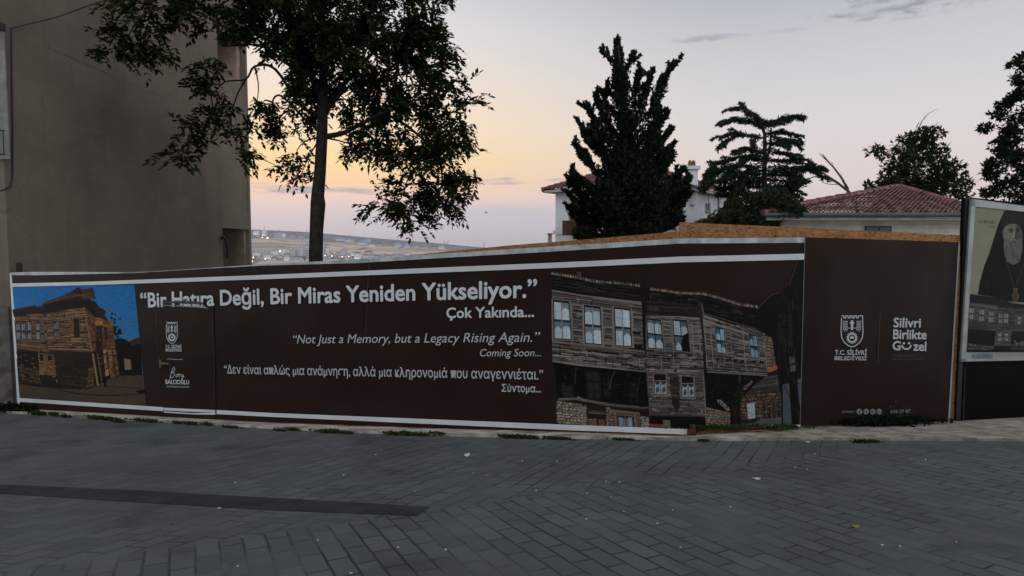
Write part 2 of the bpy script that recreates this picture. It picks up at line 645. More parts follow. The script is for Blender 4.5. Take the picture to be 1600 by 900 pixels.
def hill_mat():
    m_ = bpy.data.materials.new('far_fields')
    m_.use_nodes = True
    g = NT(m_.node_tree)
    b = m_.node_tree.nodes['Principled BSDF']
    geo = g.n('ShaderNodeNewGeometry')
    s = g.n('ShaderNodeVectorMath', operation='MULTIPLY')
    g.link(geo.outputs['Position'], s.inputs[0])
    s.inputs[1].default_value = (.0065, .0030, 0)
    vo = g.n('ShaderNodeTexVoronoi', voronoi_dimensions='2D', feature='F1')
    g.link(s.outputs[0], vo.inputs['Vector'])
    vo.inputs['Scale'].default_value = 1.0
    vo.inputs['Randomness'].default_value = .8
    ve = g.n('ShaderNodeTexVoronoi', voronoi_dimensions='2D', feature='DISTANCE_TO_EDGE')
    g.link(s.outputs[0], ve.inputs['Vector'])
    ve.inputs['Scale'].default_value = 1.0
    ve.inputs['Randomness'].default_value = .8
    sx = g.n('ShaderNodeSeparateXYZ')
    g.link(vo.outputs['Color'], sx.inputs[0])
    c = g.ramp(sx.outputs[0], [(0, (.56, .43, .355)), (.3, (.66, .52, .43)), (.55, (.48, .37, .31)), (.8, (.70, .57, .48)), (1, (.38, .32, .28))], 'CONSTANT')  # field tones paled: distance haze put into the colour
    c = g.mix(g.step(ve.outputs['Distance'], .05, .02), c, (.24, .23, .22))
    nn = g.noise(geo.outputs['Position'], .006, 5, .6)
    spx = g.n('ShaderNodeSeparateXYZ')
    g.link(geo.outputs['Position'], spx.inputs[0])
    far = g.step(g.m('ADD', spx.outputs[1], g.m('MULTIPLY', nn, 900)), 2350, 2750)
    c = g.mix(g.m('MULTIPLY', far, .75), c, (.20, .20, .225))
    c = g.mix(g.m('MULTIPLY', g.step(nn, .55, .62), .35), c, (.27, .25, .22))
    g.link(c, b.inputs['Base Color'])
    b.inputs['Roughness'].default_value = 1
    b.inputs['Specular IOR Level'].default_value = 0
    return m_


mb = MB()
ds = [44, 60, 90, 140, 200, 300, 450, 550, 700, 850, 1000, 1200, 1500, 1800, 2200, 2500, 2800, 3100, 3350, 3500, 3700, 4200, 6000, 12000]
azs = np.linspace(-2.6, 2.6, 131)
for a in azs:
    for d in ds:
        mb.v.append((a * d, d, terr(a, d) + (2.5 * math.sin(a * 60 + d * .01) if 400 < d < 3300 else 0)))
n = len(ds)
for i in range(len(azs) - 1):
    for j in range(n - 1):
        mb.f.append([i * n + j, (i + 1) * n + j, (i + 1) * n + j + 1, i * n + j + 1])
        mb.mi.append(0)
        mb.c.append(None)
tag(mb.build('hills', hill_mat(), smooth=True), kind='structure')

# ------------------------------------------------------------------ tall house on the left


def stucco_mat(name, col):
    m_ = bpy.data.materials.new(name)
    m_.use_nodes = True
    g = NT(m_.node_tree)
    b = m_.node_tree.nodes['Principled BSDF']
    geo = g.n('ShaderNodeNewGeometry')
    pos_ = geo.outputs['Position']

    def sc(v):
        s_ = g.n('ShaderNodeVectorMath', operation='MULTIPLY')
        g.link(pos_, s_.inputs[0])
        s_.inputs[1].default_value = v
        return s_.outputs[0]
    blot = g.noise(pos_, .45, 5, .6)
    strk = g.noise(sc((2.2, 2.2, .16)), 1.6, 5, .65)
    trow = g.noise(sc((1.2, 1.2, 5.0)), 1.4, 4, .6)
    fine = g.noise(pos_, 22, 5, .7)
    c = g.mix(g.step(blot, .3, .7), tuple(v * .80 for v in col), tuple(v * 1.18 for v in col))
    c = g.mix(g.m('MULTIPLY', g.step(strk, .5, .78), .5), c, tuple(v * .66 for v in col))
    c = g.mix(g.m('MULTIPLY', g.step(trow, .52, .7), .28), c, tuple(v * q for v, q in zip(col, (1.3, 1.25, 1.2))))
    c = g.mix(g.m('MULTIPLY', g.step(fine, .4, .75), .3), c, tuple(v * .78 for v in col))
    vo = g.n('ShaderNodeTexVoronoi', feature='DISTANCE_TO_EDGE')
    wv = g.n('ShaderNodeVectorMath', operation='ADD')
    g.link(pos_, wv.inputs[0])
    nzc = g.n('ShaderNodeTexNoise')
    nzc.inputs['Scale'].default_value = 1.2
    g.link(pos_, nzc.inputs['Vector'])
    g.link(nzc.outputs['Color'], wv.inputs[1])
    g.link(wv.outputs[0], vo.inputs['Vector'])
    vo.inputs['Scale'].default_value = .42
    crack = g.m('MULTIPLY', g.step(vo.outputs['Distance'], .0065, .002), g.step(blot, .48, .6))
    c = g.mix(g.m('MULTIPLY', crack, .6), c, tuple(v * .35 for v in col))
    g.link(c, b.inputs['Base Color'])
    b.inputs['Roughness'].default_value = .95
    b.inputs['Specular IOR Level'].default_value = .12
    bn = g.n('ShaderNodeBump')
    bn.inputs['Strength'].default_value = .5
    bn.inputs['Distance'].default_value = .015
    g.link(g.m('ADD', g.m('MULTIPLY', fine, .5), g.m('ADD', trow, strk)), bn.inputs['Height'])
    g.link(bn.outputs[0], b.inputs['Normal'])
    MATS[name] = m_
    return m_


M_STUCCO = stucco_mat('old_stucco', (.205, .168, .128))
M_STUCCO2 = stucco_mat('rear_stucco', (.235, .188, .146))
M_SHADEWALL = mat('loggia_plaster', (.42, .30, .24), .9, .2, 1.5, .2, 20)
M_DARKMETAL = mat('dark_metal', (.02, .02, .022), .5, .1, 8)
M_GLASS = mat('dull_glass', (.10, .11, .12), .25, .1, 3, spec=.5)
M_CURTAIN = mat('pale_blind', (.24, .225, .20), .8, .1, 4)
K0 = np.array([-8.74, 11.12])               # front right corner of the house
K1 = np.array(P(346, 300, 18.0)[:2])        # rear end of the long side wall
TOPZ = 13.5
house = thing('apartment_house', (K0[0], K0[1], -1.6), 'tall bare stucco house with windowless side wall left of the big tree', 'house')
sv = K1 - K0
mb = MB()
mb.prism([(K0[0], K0[1], -2.2), (K1[0], K1[1], -2.2), (K1[0], K1[1], TOPZ), (K0[0], K0[1], TOPZ)], (-9, .0, 0))
mb.build('wall', M_STUCCO, house)
WS = Wall(K0, K1)
# thin plaster joint running along a floor slab
mb = MB()
mb.prism([WS.at(*q, .004) for q in ((75, 72), (250, 148), (250, 150.5), (75, 74.5))], (-.0035, 0, 0))
mb.build('plaster_seam', mat('seam_plaster', (.19, .165, .14), .95, .1, 3), house)
# rear part of the same side wall: open loggias one above the other
sd = (K1 - K0) / np.linalg.norm(K1 - K0)
si = np.array([-sd[1], sd[0]])               # into the house
LB = 1.66


def rb(s_, d_, z_):
    q = K1 + sd * s_ + si * d_
    return (q[0], q[1], z_)


def zb(py):
    return P(366, py, 18.8)[2]


def rbox(m_, s0, s1, d0, d1, z0, z1):
    m_.box((s0, d0, z0), (s1, d1, z1), 0, lambda q: rb(*q))


mb = MB()
for za, zb_ in ((357.5, 331), (207, 126), (58, -60), (-125, -230)):        # parapets and slabs
    rbox(mb, .003, LB - .131, .02, .17, zb(za), zb(zb_))
    rbox(mb, .003, LB - .131, .171, 1.7, zb(za), zb(za) + .16)
rbox(mb, .003, LB - .131, .06, .19, zb(331) + .002, zb(207) - .002)
rbox(mb, LB - .13, LB - .002, .018, 1.9, -2.2, TOPZ)
mb.build('balcony_bay', M_STUCCO2, house)
mb = MB()
rbox(mb, .003, LB - .131, 1.3, 1.5, zb(126), zb(40))
rbox(mb, LB - .30, LB - .132, .18, 1.29, zb(126), zb(58) - .01)
mb.build('loggia_wall', M_SHADEWALL, house)
mb = MB()
rbox(mb, .003, LB - .131, .9, 1.1, -2.2, zb(357.5) - .01)
rbox(mb, LB - .26, LB - .132, .12, .89, -2.2, zb(357.5) - .012)
mb.build('ground_floor_wall', mat('ground_floor_plaster', (.33, .255, .18), .95, .15, 1.5, .2, 20), house)
mb = MB()
a = WS.at(347, 386, .05)
mb.tube([a + np.array([0, 0, .22]), a + np.array([.02, -.02, .30]), a + np.array([.10, 0, .24]), a + np.array([.14, .05, 0]), a + np.array([.12, .05, -.3])], .045, 6)
mb.build('meter_hose', M_DARKMETAL, house)
# street front: a window hard by the corner, its blind down, with a small rail in front
mb = MB()
wl, wr = K0[0] - 1.3, P(9.5, 120, 11.1)[0]
zt, zbm = P(9, 49, 11.1)[2], P(9, 243, 11.1)[2]
fr = mb
fr.box((wl - .06, K0[1] - .03, zbm - .06), (wr, K0[1] - .004, zt + .04))
win = fr.build('window', M_CURTAIN, house)
mb = MB()
mb.box((wl - .1, K0[1] - .16, zt), (wr + .02, K0[1] - .002, zt + .13))
wi = mb.build('shutter_box', M_DARKMETAL, win)
mb = MB()
for k in range(12):
    xx = wr - .02 - k * .1
    mb.tube([(xx, K0[1] - .12, P(9, 241, 11)[2]), (xx, K0[1] - .12, P(9, 204, 11)[2])], .008, 5)
for py in (204, 241):
    mb.tube([(wr, K0[1] - .12, P(9, py, 11)[2]), (wl, K0[1] - .12, P(9, py, 11)[2])], .014, 5)
mb.build('window_rail', M_DARKMETAL, win)
# ragged old rendering and foot of the front wall
mb = MB()
mb.box((K0[0] - 6, K0[1] - .05, -2.2), (K0[0] - .01, K0[1] - .003, P(9, 480, 11)[2]))
mb.build('plinth', mat('plinth_plaster', (.14, .125, .11), .95, .25, 3, .6, 12), house)

# cable clipped to the side wall and strung across to the tree
mb = MB()
cp = [WS.at(0.5, 303, .03) + np.array([-.15, -.12, 0])] + [WS.at(*q, .03) for q in ((9, 299), (16, 292), (19.5, 280), (20, 200), (18.5, 120), (18, 44))]
cp[1:3] = [cp[1] + np.array([0, -.1, 0]), cp[2]]
b = P(150, 5, 12.6)
e = P(230, -22, 13.0)
cp += [cp[-1] * .5 + b * .5 + np.array([0, 0, -.04]), b, e]
mb.tube(cp, .014, 6)
tag(mb.build('cable', M_DARKMETAL), 'thin black cable clipped down the stucco wall and strung to the tree', 'cable')

# short rusty stake
a = P(28, 426, 11.08)
mb = MB()
mb.box((a[0] - .035, a[1], -1.5), (a[0] + .035, a[1] + .06, P(28, 410, 11.08)[2]))
tag(mb.build('wooden_stake', mat('stake_wood', (.06, .03, .018), .9, .2, 8)), 'short dark brown stake sticking up behind the left end of the hoarding', 'stake')

# ------------------------------------------------------------------ hoarding of wood chip boards
def osb_mat():
    m_ = bpy.data.materials.new('chip_board')
    m_.use_nodes = True
    g = NT(m_.node_tree)
    b = m_.node_tree.nodes['Principled BSDF']
    geo = g.n('ShaderNodeNewGeometry')
    s = g.n('ShaderNodeVectorMath', operation='MULTIPLY')
    g.link(geo.outputs['Position'], s.inputs[0])
    s.inputs[1].default_value = (1, 1, 2.2)
    vo = g.n('ShaderNodeTexVoronoi')
    g.link(s.outputs[0], vo.inputs['Vector'])
    vo.inputs['Scale'].default_value = 26
    sx = g.n('ShaderNodeSeparateXYZ')
    g.link(vo.outputs['Color'], sx.inputs[0])
    c = g.ramp(sx.outputs[0], [(0, (.27, .105, .03)), (.35, (.38, .165, .052)), (.6, (.48, .22, .075)), (.85, (.32, .13, .038)), (1, (.10, .04, .015))])
    nn = g.noise(geo.outputs['Position'], 5, 4)
    c = g.mix(g.m('MULTIPLY', g.step(nn, .5, .75), .5), c, (.20, .085, .03))
    g.link(c, b.inputs['Base Color'])
    b.inputs['Roughness'].default_value = .75
    return m_


M_OSB = osb_mat()
M_TIMBER = mat('rough_timber', (.20, .11, .055), .9, .2, 6)
hoard = thing('hoarding', (PC[0], PC[1], -1.0), 'long fence of orange chip boards carrying the brown banners', 'hoarding')


def boards(pxs, top, bot):
    for a, b_ in zip(pxs[:-1], pxs[1:]):
        wal = WA if b_ <= 1062 else WB
        a2, b2 = a + .35, b_ - .35
        pts = [wal.at(a2, bot(a2), 0), wal.at(b2, bot(b2), 0), wal.at(b2, top(b2), 0), wal.at(a2, top(a2), 0)]
        for q, z in zip(pts[:2], (0, 0)):
            q[2] -= .05
        m_ = MB()
        m_.prism(pts, np.append(-wal.n * .018, 0))
        m_.build('board_panel', M_OSB, hoard)


topA = lambda px: float(np.interp(px, [14, 160, 300, 410, 560, 640, 760, 860, 1062], [428, 426.5, 421, 414.5, 406.5, 400, 385.8, 378.8, 361.5]))
topB = lambda px: float(np.interp(px, [1057, 1062, 1240, 1500], [347, 347.3, 355, 367.5]))
boards([28.5, 130, 235, 337, 430, 520, 610, 700, 800, 920, 1062], topA, lambda p: fence_base(p))
boards([1062, 1212, 1358, 1500.5], topB, lambda p: fence_base(p))
for px in (60, 235, 337, 520, 700, 860, 1040, 1212, 1358, 1485):
    wal, tp_ = (WA, topA) if px < 1062 else (WB, topB)
    a, b_ = wal.at(px, fence_base(px), -.02), wal.at(px, tp_(px) + 12, -.02)
    d = wal.d3
    m_ = MB()
    m_.prism([a - d * .04, a + d * .04, np.array([a[0], a[1], b_[2]]) + d * .04, np.array([a[0], a[1], b_[2]]) - d * .04], np.append(-wal.n * .08, 0))
    m_.build('post', M_TIMBER, hoard)


# ------------------------------------------------------------------ tools for prints on the vinyl
def clip_poly(pts, side):
    def f(q):
        return (q[0] - split_x(q[1])) * side
    out = []
    for i in range(len(pts)):
        a, b_ = pts[i], pts[(i + 1) % len(pts)]
        fa, fb = f(a), f(b_)
        if fa >= 0:
            out.append(a)
        if (fa >= 0) != (fb >= 0):
            k = fa / (fa - fb)
            out.append((a[0] + (b_[0] - a[0]) * k, a[1] + (b_[1] - a[1]) * k))
    return out


class Print:
    """collects flat inked pieces of one picture on the vinyl; every layer lies a hair in front of the one below"""
    LAYER = .00035

    def __init__(s, place, off, K=1.75):
        s.mb, s.place, s.off, s.K = MB(), place, off, K

    def col(s, c):
        return tuple(min(.8, v * s.K) for v in lin(c))

    def p(s, pts, c, layer=0):
        o = s.off + layer * s.LAYER
        s.place(s.mb, pts, o, s.col(c))

    def jit(s, c, a=.15):
        k = 1 + random.uniform(-a, a)
        return tuple(max(0, min(255, v * k)) for v in c)

    def planks(s, q, n, c, layer, a=.25, gap=.12, gapc=None, breaks=3, rag=.0):
        """q: four corners top left, top right, bottom right, bottom left"""
        def bl(u, v):
            t_ = [q[0][i] + (q[1][i] - q[0][i]) * u for i in (0, 1)]
            b2 = [q[3][i] + (q[2][i] - q[3][i]) * u for i in (0, 1)]
            return (t_[0] + (b2[0] - t_[0]) * v, t_[1] + (b2[1] - t_[1]) * v)
        s.p(q, gapc or tuple(v * .3 for v in c), layer)
        hs = np.cumsum([0] + [random.uniform(.6, 1.4) for _ in range(n)])
        hs = hs / hs[-1]
        for i in range(n):
            us = sorted([0, 1] + [random.random() for _ in range(random.randint(0, breaks))])
            for u0, u1 in zip(us[:-1], us[1:]):
                if u1 - u0 < .03:
                    continue
                v0, v1 = hs[i], hs[i] + (hs[i + 1] - hs[i]) * (1 - gap * random.uniform(.3, 2.2))
                dv = random.uniform(-rag, rag)
                dv2 = random.uniform(-rag, rag)
                s.p([bl(u0 + .003, v0 + dv), bl(u1 - .003, v0 + dv2), bl(u1 - .003, v1 + dv2), bl(u0 + .003, v1 + dv)], s.jit(c, a), layer + 1)

    def stones(s, q, nx, ny, c, layer, a=.35):
        def bl(u, v):
            t_ = [q[0][i] + (q[1][i] - q[0][i]) * u for i in (0, 1)]
            b2 = [q[3][i] + (q[2][i] - q[3][i]) * u for i in (0, 1)]
            return (t_[0] + (b2[0] - t_[0]) * v, t_[1] + (b2[1] - t_[1]) * v)
        s.p(q, tuple(v * .55 for v in c), layer)
        for j in range(ny):
            for i in range(nx):
                cu, cv = (i + .5 + random.uniform(-.2, .2) + (.5 if j % 2 else 0)) / nx, (j + .5 + random.uniform(-.15, .15)) / ny
                pts = []
                for k in range(6):
                    an = k * math.pi / 3 + random.uniform(-.3, .3)
                    rr = random.uniform(.36, .52)
                    u = min(1, max(0, cu + math.cos(an) * rr / nx))
                    v = min(1, max(0, cv + math.sin(an) * rr / ny))
                    pts.append(bl(u, v))
                s.p(pts, s.jit(c, a * .7), layer + 1)

    def weather(s, q, n, cols, layer, ln=(3, 14), wd=(.5, 1.6), vert=.15):
        def bl(u, v):
            t_ = [q[0][i] + (q[1][i] - q[0][i]) * u for i in (0, 1)]
            b2 = [q[3][i] + (q[2][i] - q[3][i]) * u for i in (0, 1)]
            return (t_[0] + (b2[0] - t_[0]) * v, t_[1] + (b2[1] - t_[1]) * v)
        W_ = math.dist(q[0], q[1])
        H_ = math.dist(q[0], q[3])
        for _ in range(n):
            u, v = random.random(), random.random()
            L_ = random.uniform(*ln)
            w_ = random.uniform(*wd)
            if random.random() < vert:
                a, b_ = bl(u, v), bl(u, min(1, v + L_ * .7 / H_))
            else:
                a, b_ = bl(u, v), bl(min(1, u + L_ / W_), v)
            if math.dist(a, b_) > .8:
                s.line([a, b_], w_, s.jit(random.choice(cols), .2), layer)

    def line(s, pts, wd, c, layer):
        for a, b_ in zip(pts[:-1], pts[1:]):
            dx, dy = b_[0] - a[0], b_[1] - a[1]
            L_ = math.hypot(dx, dy) + 1e-6
            nx_, ny_ = -dy / L_ * wd / 2, dx / L_ * wd / 2
            s.p([(a[0] + nx_, a[1] + ny_), (b_[0] + nx_, b_[1] + ny_), (b_[0] - nx_, b_[1] - ny_), (a[0] - nx_, a[1] - ny_)], c, layer)

    def window(s, q, layer, frame=(112, 100, 92), pane=(166, 168, 167), top=(88, 96, 99), mull=(88, 84, 80), nx=2, ny=2, cut=.25, dark=(22, 22, 22)):
        def bl(u, v):
            t_ = [q[0][i] + (q[1][i] - q[0][i]) * u for i in (0, 1)]
            b2 = [q[3][i] + (q[2][i] - q[3][i]) * u for i in (0, 1)]
            return (t_[0] + (b2[0] - t_[0]) * v, t_[1] + (b2[1] - t_[1]) * v)
        R4 = lambda a, b_, c, d: [bl(a, c), bl(b_, c), bl(b_, d), bl(a, d)]
        s.p(R4(-.14, 1.14, -.05, 1.03), frame, layer)
        s.p(R4(-.03, 1.03, -.03, 1), dark, layer + 1)
        for i in range(nx):
            for j in range(ny):
                u0, u1, v0, v1 = (i + .06) / nx, (i + .94) / nx, (j + .05) / ny, (j + .95) / ny
                s.p(R4(u0, u1, v0, v1), s.jit(pane, .08), layer + 2)
                if random.random() < .9:
                    k = v0 + (v1 - v0) * random.uniform(.5, 1.6) * cut
                    s.p([bl(u0, v0), bl(u1, v0), bl(u1, k), bl((u0 + u1) / 2, k * .5 + v0 * .5 + random.uniform(0, .04)), bl(u0, k)], s.jit(top, .15), layer + 3)
                for _ in range(2):
                    uu = random.uniform(u0, u1 - .05)
                    s.p(R4(uu, uu + .03, v0 + .05, v1), s.jit(tuple(v * .86 for v in pane), .06), layer + 3)


def on_front(mb_, pts, off, col):
    for side, wal in ((-1, WA), (1, WB)):
        q = clip_poly(pts, side)
        if len(q) >= 3:
            mb_.poly([wal.at(*a, off) for a in q], 0, col)


def strip(mb_, xs_, ytop, ybot, off, mi=0, step_=40):
    """a band on the hoarding between two photographed edges, following the corner"""
    xs2 = sorted(set(list(xs_) + list(np.arange(xs_[0], xs_[-1], step_)) + ([1060.0] if xs_[0] < 1060 < xs_[-1] else [])))
    for a, b_ in zip(xs2[:-1], xs2[1:]):
        pts = [(a, ytop(a)), (b_, ytop(b_)), (b_, ybot(b_)), (a, ybot(a))]
        for side, wal in ((-1, WA), (1, WB)):
            q = clip_poly(pts, side)
            if len(q) >= 3:
                mb_.poly([wal.at(*c, off) for c in q], mi)


def ip(*pairs):
    X, Y = [q[0] for q in pairs], [q[1] for q in pairs]
    return lambda x: float(np.interp(x, X, Y))


# ------------------------------------------------------------------ the long brown banner
OB = .012
ban = thing('banner', (PC[0], PC[1] - .02, -.9), 'long dark brown banner with white lettering and two pictures of old wooden houses', 'banner')
bt = ip((14, 427), (160, 425), (200, 426.5), (300, 420.3), (410, 413), (560, 405), (700, 395.5), (840, 386.5), (1060, 372.5), (1258, 371))
bb = ip((27, 637.5), (160, 645), (255, 650.5), (300, 653), (420, 659.5), (560, 664.5), (700, 669.5), (880, 673.5), (1057, 679.5), (1085, 676), (1110, 670), (1258, 664.5))


def left_x(py):                              # left edge of the banner
    return 14.5 + (py - 427) * 12.5 / 210


mb = MB()
# the sheet: narrow vertical panels, a few millimetres of slack here and there
xs2 = list(np.linspace(27, 1057, 62)) + [1060] + list(np.linspace(1063, 1257, 12))
cols = []
for k, x in enumerate(xs2):
    yt, yb = bt(x), bb(x)
    colv = []
    for r_ in range(9):
        s = r_ / 8
        py = yt + (yb - yt) * s
        xx = x
        if x == 27:
            xx = left_x(py)
        if x == 1060:
            xx = split_x(py)
        if x > 1200:
            xx = x - (py - 371) * (x - 1200) / 57 * 7 / 293
        wal = WA if k < 63 else WB
        colv.append(wal.at(xx, py, OB + .0025 * math.sin(xx * .05 + s * 4) * math.sin(s * 3.1)))
    cols.append(colv)
for a, b_ in zip(cols[:-1], cols[1:]):
    for r_ in range(8):
        mb.poly([a[r_], b_[r_], b_[r_ + 1], a[r_ + 1]])
mb.build('vinyl_sheet', M_BROWN, ban)

O1 = OB + .0045
mb = MB()
strip(mb, [205, 300, 410, 560, 700, 840, 1060, 1258], bt, ip((205, 426.8), (300, 421), (410, 415), (560, 411), (700, 402.5), (840, 394.5), (1060, 380.5), (1258, 379.3)), O1)
mb.build('hem', mat('hem_white', (.55, .57, .58), .6, .15, 5), ban)
mb = MB()
strip(mb, [15, 60, 120, 208], ip((15, 425.8), (60, 424.6), (160, 424.8), (208, 426)), ip((15, 430), (60, 430), (150, 428), (208, 426.6)), O1)
mb.build('hem', mat('hem_white', (.55, .57, .58), .6, .15, 5), ban)
mb = MB()
strip(mb, [16, 140, 260, 420, 560, 700, 840, 1060, 1257], ip((16, 443), (140, 440), (260, 435.5), (420, 429.2), (880, 409.8), (1060, 401), (1257, 396.3)),
      ip((16, 448.3), (140, 445.5), (260, 441.5), (420, 436), (880, 418.3), (1060, 410), (1257, 405.8)), OB + .0115)
mb.build('border_strip', M_WHITE, ban)
mb = MB()
lo_t = ip((30.5, 621.8), (255, 636.2), (337, 640.5), (420, 645), (880, 663.3), (1060, 670), (1084, 671))
lo_b = ip((30.5, 627.8), (255, 642.4), (337, 647), (420, 651.2), (880, 672), (1060, 678.5), (1077, 679.3), (1084, 679.5))
strip(mb, [30.5, 140, 255], lo_t, lo_b, OB + .0115)
mb.build('border_strip', M_WHITE, ban)
mb = MB()
strip(mb, [338.5, 420, 560, 700, 880, 1060, 1080.5], lo_t, lo_b, OB + .0115)
mb.build('border_strip', M_WHITE, ban)
mb = MB()
strip(mb, [1164, 1200, 1251], ip((1164, 667.5), (1200, 664.3), (1251, 663.6)), ip((1164, 668.3), (1200, 669), (1251, 668)), OB + .0115)
mb.build('border_strip', M_WHITE, ban)
mb = MB()
for ya, yb_ in ((427, 500), (500, 560), (560, 622)):
    mb.poly([WA.at(left_x(ya) + .4, ya, O1), WA.at(left_x(ya) + 3.4, ya, O1), WA.at(left_x(yb_) + 4.6, yb_, O1), WA.at(left_x(yb_) + .4, yb_, O1)])
mb.poly([WA.at(26, 622, O1), WA.at(31, 622, O1), WA.at(31, 628, O1), WA.at(29, 638, O1), WA.at(24, 637, O1), WA.at(27, 630, O1)])
mb.build('border_strip', M_WHITE, ban)
mb = MB()                                   # welded seams
for pts in ([(576.2, 407), (576.8, 414), (575.5, 428), (574.2, 446), (572.5, 500), (571.5, 520)],):
    for a, b_ in zip(pts[:-1], pts[1:]):
        mb.poly([WA.at(a[0], a[1], O1 + .002), WA.at(a[0] + .7, a[1], O1 + .002), WA.at(b_[0] + .6, b_[1], O1 + .002), WA.at(b_[0], b_[1], O1 + .002)])
mb.build('seam', mat('seam_line', (.10, .065, .055), .6, .2, 9), ban)

# ------------------------------------------------------------------ printed picture on the left: timber corner house under a blue sky
pr = Print(on_front, OB + .003, 1.45)
q0 = [(17, 448.6), (210, 445), (228, 634), (30.5, 621)]
n = 10
for i in range(n):                          # blue sky, paler downwards: as printed
    a, b_ = i / n, (i + 1) / n
    L_ = lambda v: (q0[0][0] + (q0[3][0] - q0[0][0]) * v, q0[0][1] + (q0[3][1] - q0[0][1]) * v)
    Rr = lambda v: (q0[1][0] + (q0[2][0] - q0[1][0]) * v, q0[1][1] + (q0[2][1] - q0[1][1]) * v)
    k = min(1, a / .65)
    pr.p([L_(a), Rr(a), Rr(b_), L_(b_)], (30 + 28 * k, 100 + 14 * k, 158 - 6 * k), 0)
BR1, BR2, DK = (112, 85, 61), (92, 69, 50), (22, 17, 14)
# street of the picture
pr.p([(28, 595), (55, 599), (80, 604), (136, 609), (182, 583), (222.5, 580), (228, 634), (30.5, 621)], (70, 57, 47), 1)
for k in range(60):
    x_, y_ = random.uniform(40, 220), random.uniform(606, 628)
    pr.p([(x_, y_), (x_ + random.uniform(3, 9), y_ + .3), (x_ + random.uniform(3, 9), y_ + 1.2), (x_, y_ + 1)], pr.jit((70, 57, 47), .22), 2)
pr.line([(88, 608), (120, 615), (160, 618), (224, 616)], 1.2, (30, 24, 20), 3)
pr.line([(160, 604), (222, 607)], .9, (45, 36, 30), 3)
pr.p([(183, 581), (222, 577), (222, 586), (186, 587)], (24, 20, 18), 3)
pr.p([(212, 611), (226, 608), (227, 614), (216, 615)], (22, 18, 16), 4)
pr.p([(22, 500), (70, 480), (148, 470), (172, 505), (185, 586), (136, 609), (82, 607), (28, 600)], (34, 26, 20), 1)
# far houses and tree of the picture
pr.p([(178, 530), (190, 528), (205, 535), (214, 528), (219, 530), (222, 580), (180, 583)], DK, 1)
pr.p([(203, 533), (216, 527), (219, 529), (220, 537), (205, 540)], (60, 36, 26), 3)
pr.p([(194, 560), (204, 562), (205, 577), (195, 578)], (120, 104, 86), 3)
for k in range(50):
    x_, y_ = 176 + random.gauss(0, 6), 512 + random.gauss(0, 8)
    s = random.uniform(1.5, 3.5)
    pr.p([(x_, y_ - s), (x_ + s, y_), (x_, y_ + s), (x_ - s, y_)], pr.jit((22, 26, 20), .3), 2)
pr.line([(175, 500), (176, 560)], .8, DK, 3)
pr.line([(190, 519), (214, 500)], .4, (30, 55, 85), 1)
# receding wing on the right
pr.planks([(159, 498), (176, 503), (181, 545), (160, 548)], 9, (104, 68, 38), 3)
pr.p([(146, 478), (160, 482), (166, 487), (163, 492), (152, 495)], (40, 30, 24), 6)
pr.planks([(149, 496), (160, 497), (160, 508), (149, 510)], 4, (150, 96, 46), 4)
pr.window([(150, 512), (155, 512), (156, 527), (151, 527)], 5, (80, 54, 36), (45, 50, 56), (28, 28, 30))
pr.window([(163, 512), (167, 513), (168, 531), (164, 531)], 5, (80, 54, 36), (40, 42, 46), (28, 28, 30))
for a, b_, c_ in ((161, 168, (128, 98, 68)), (169, 174, (108, 80, 54)), (174, 181, (98, 72, 48))):
    pr.planks([(a, 547), (b_, 546), (b_ + 6, 588), (a + 4, 592)], 5, c_, 3)
pr.line([(166, 549), (172, 590)], 1.6, DK, 6)
pr.line([(175, 548), (181, 586)], 1.4, DK, 6)
# left wing
pr.planks([(22, 489), (74, 490), (77, 552), (26, 546)], 14, BR2, 3, .3, .16, None, 3, .01)
pr.p([(19, 484), (54, 477), (58, 480), (66, 478), (74, 492), (56, 490), (22, 496)], (34, 26, 22), 6)
pr.line([(19, 484.5), (54, 477.5), (66, 479)], 1.6, (70, 44, 30), 7)
for x_ in (25, 33.5, 43, 56):
    pr.window([(x_, 503), (x_ + 5.5, 502), (x_ + 6.2, 531), (x_ + .8, 531)], 7, (86, 60, 40), (120, 124, 128), (52, 62, 70))
pr.window([(69, 504), (72, 504), (73.5, 531), (70.5, 531)], 7, (86, 60, 40), (96, 100, 104), (44, 50, 56))
pr.p([(25, 549), (60, 551), (61, 578), (30, 572)], (20, 16, 14), 5)
pr.planks([(59, 551), (84, 554), (88, 588), (62, 586)], 8, (120, 90, 62), 5)
pr.window([(62, 554), (67, 554.5), (68, 563), (63, 562)], 7, (70, 50, 36), (24, 20, 18), (18, 16, 14))
pr.window([(75, 555), (80, 556), (81, 563), (76, 563)], 7, (70, 50, 36), (24, 20, 18), (18, 16, 14))
pr.stones([(28, 570), (61, 578), (64, 601), (31, 594)], 7, 4, (78, 60, 44), 4, .15)
pr.p([(40, 585), (46, 586), (46, 595), (41, 594)], DK, 7)
pr.p([(62, 588), (90, 589), (84, 603), (66, 599)], (34, 26, 21), 6)
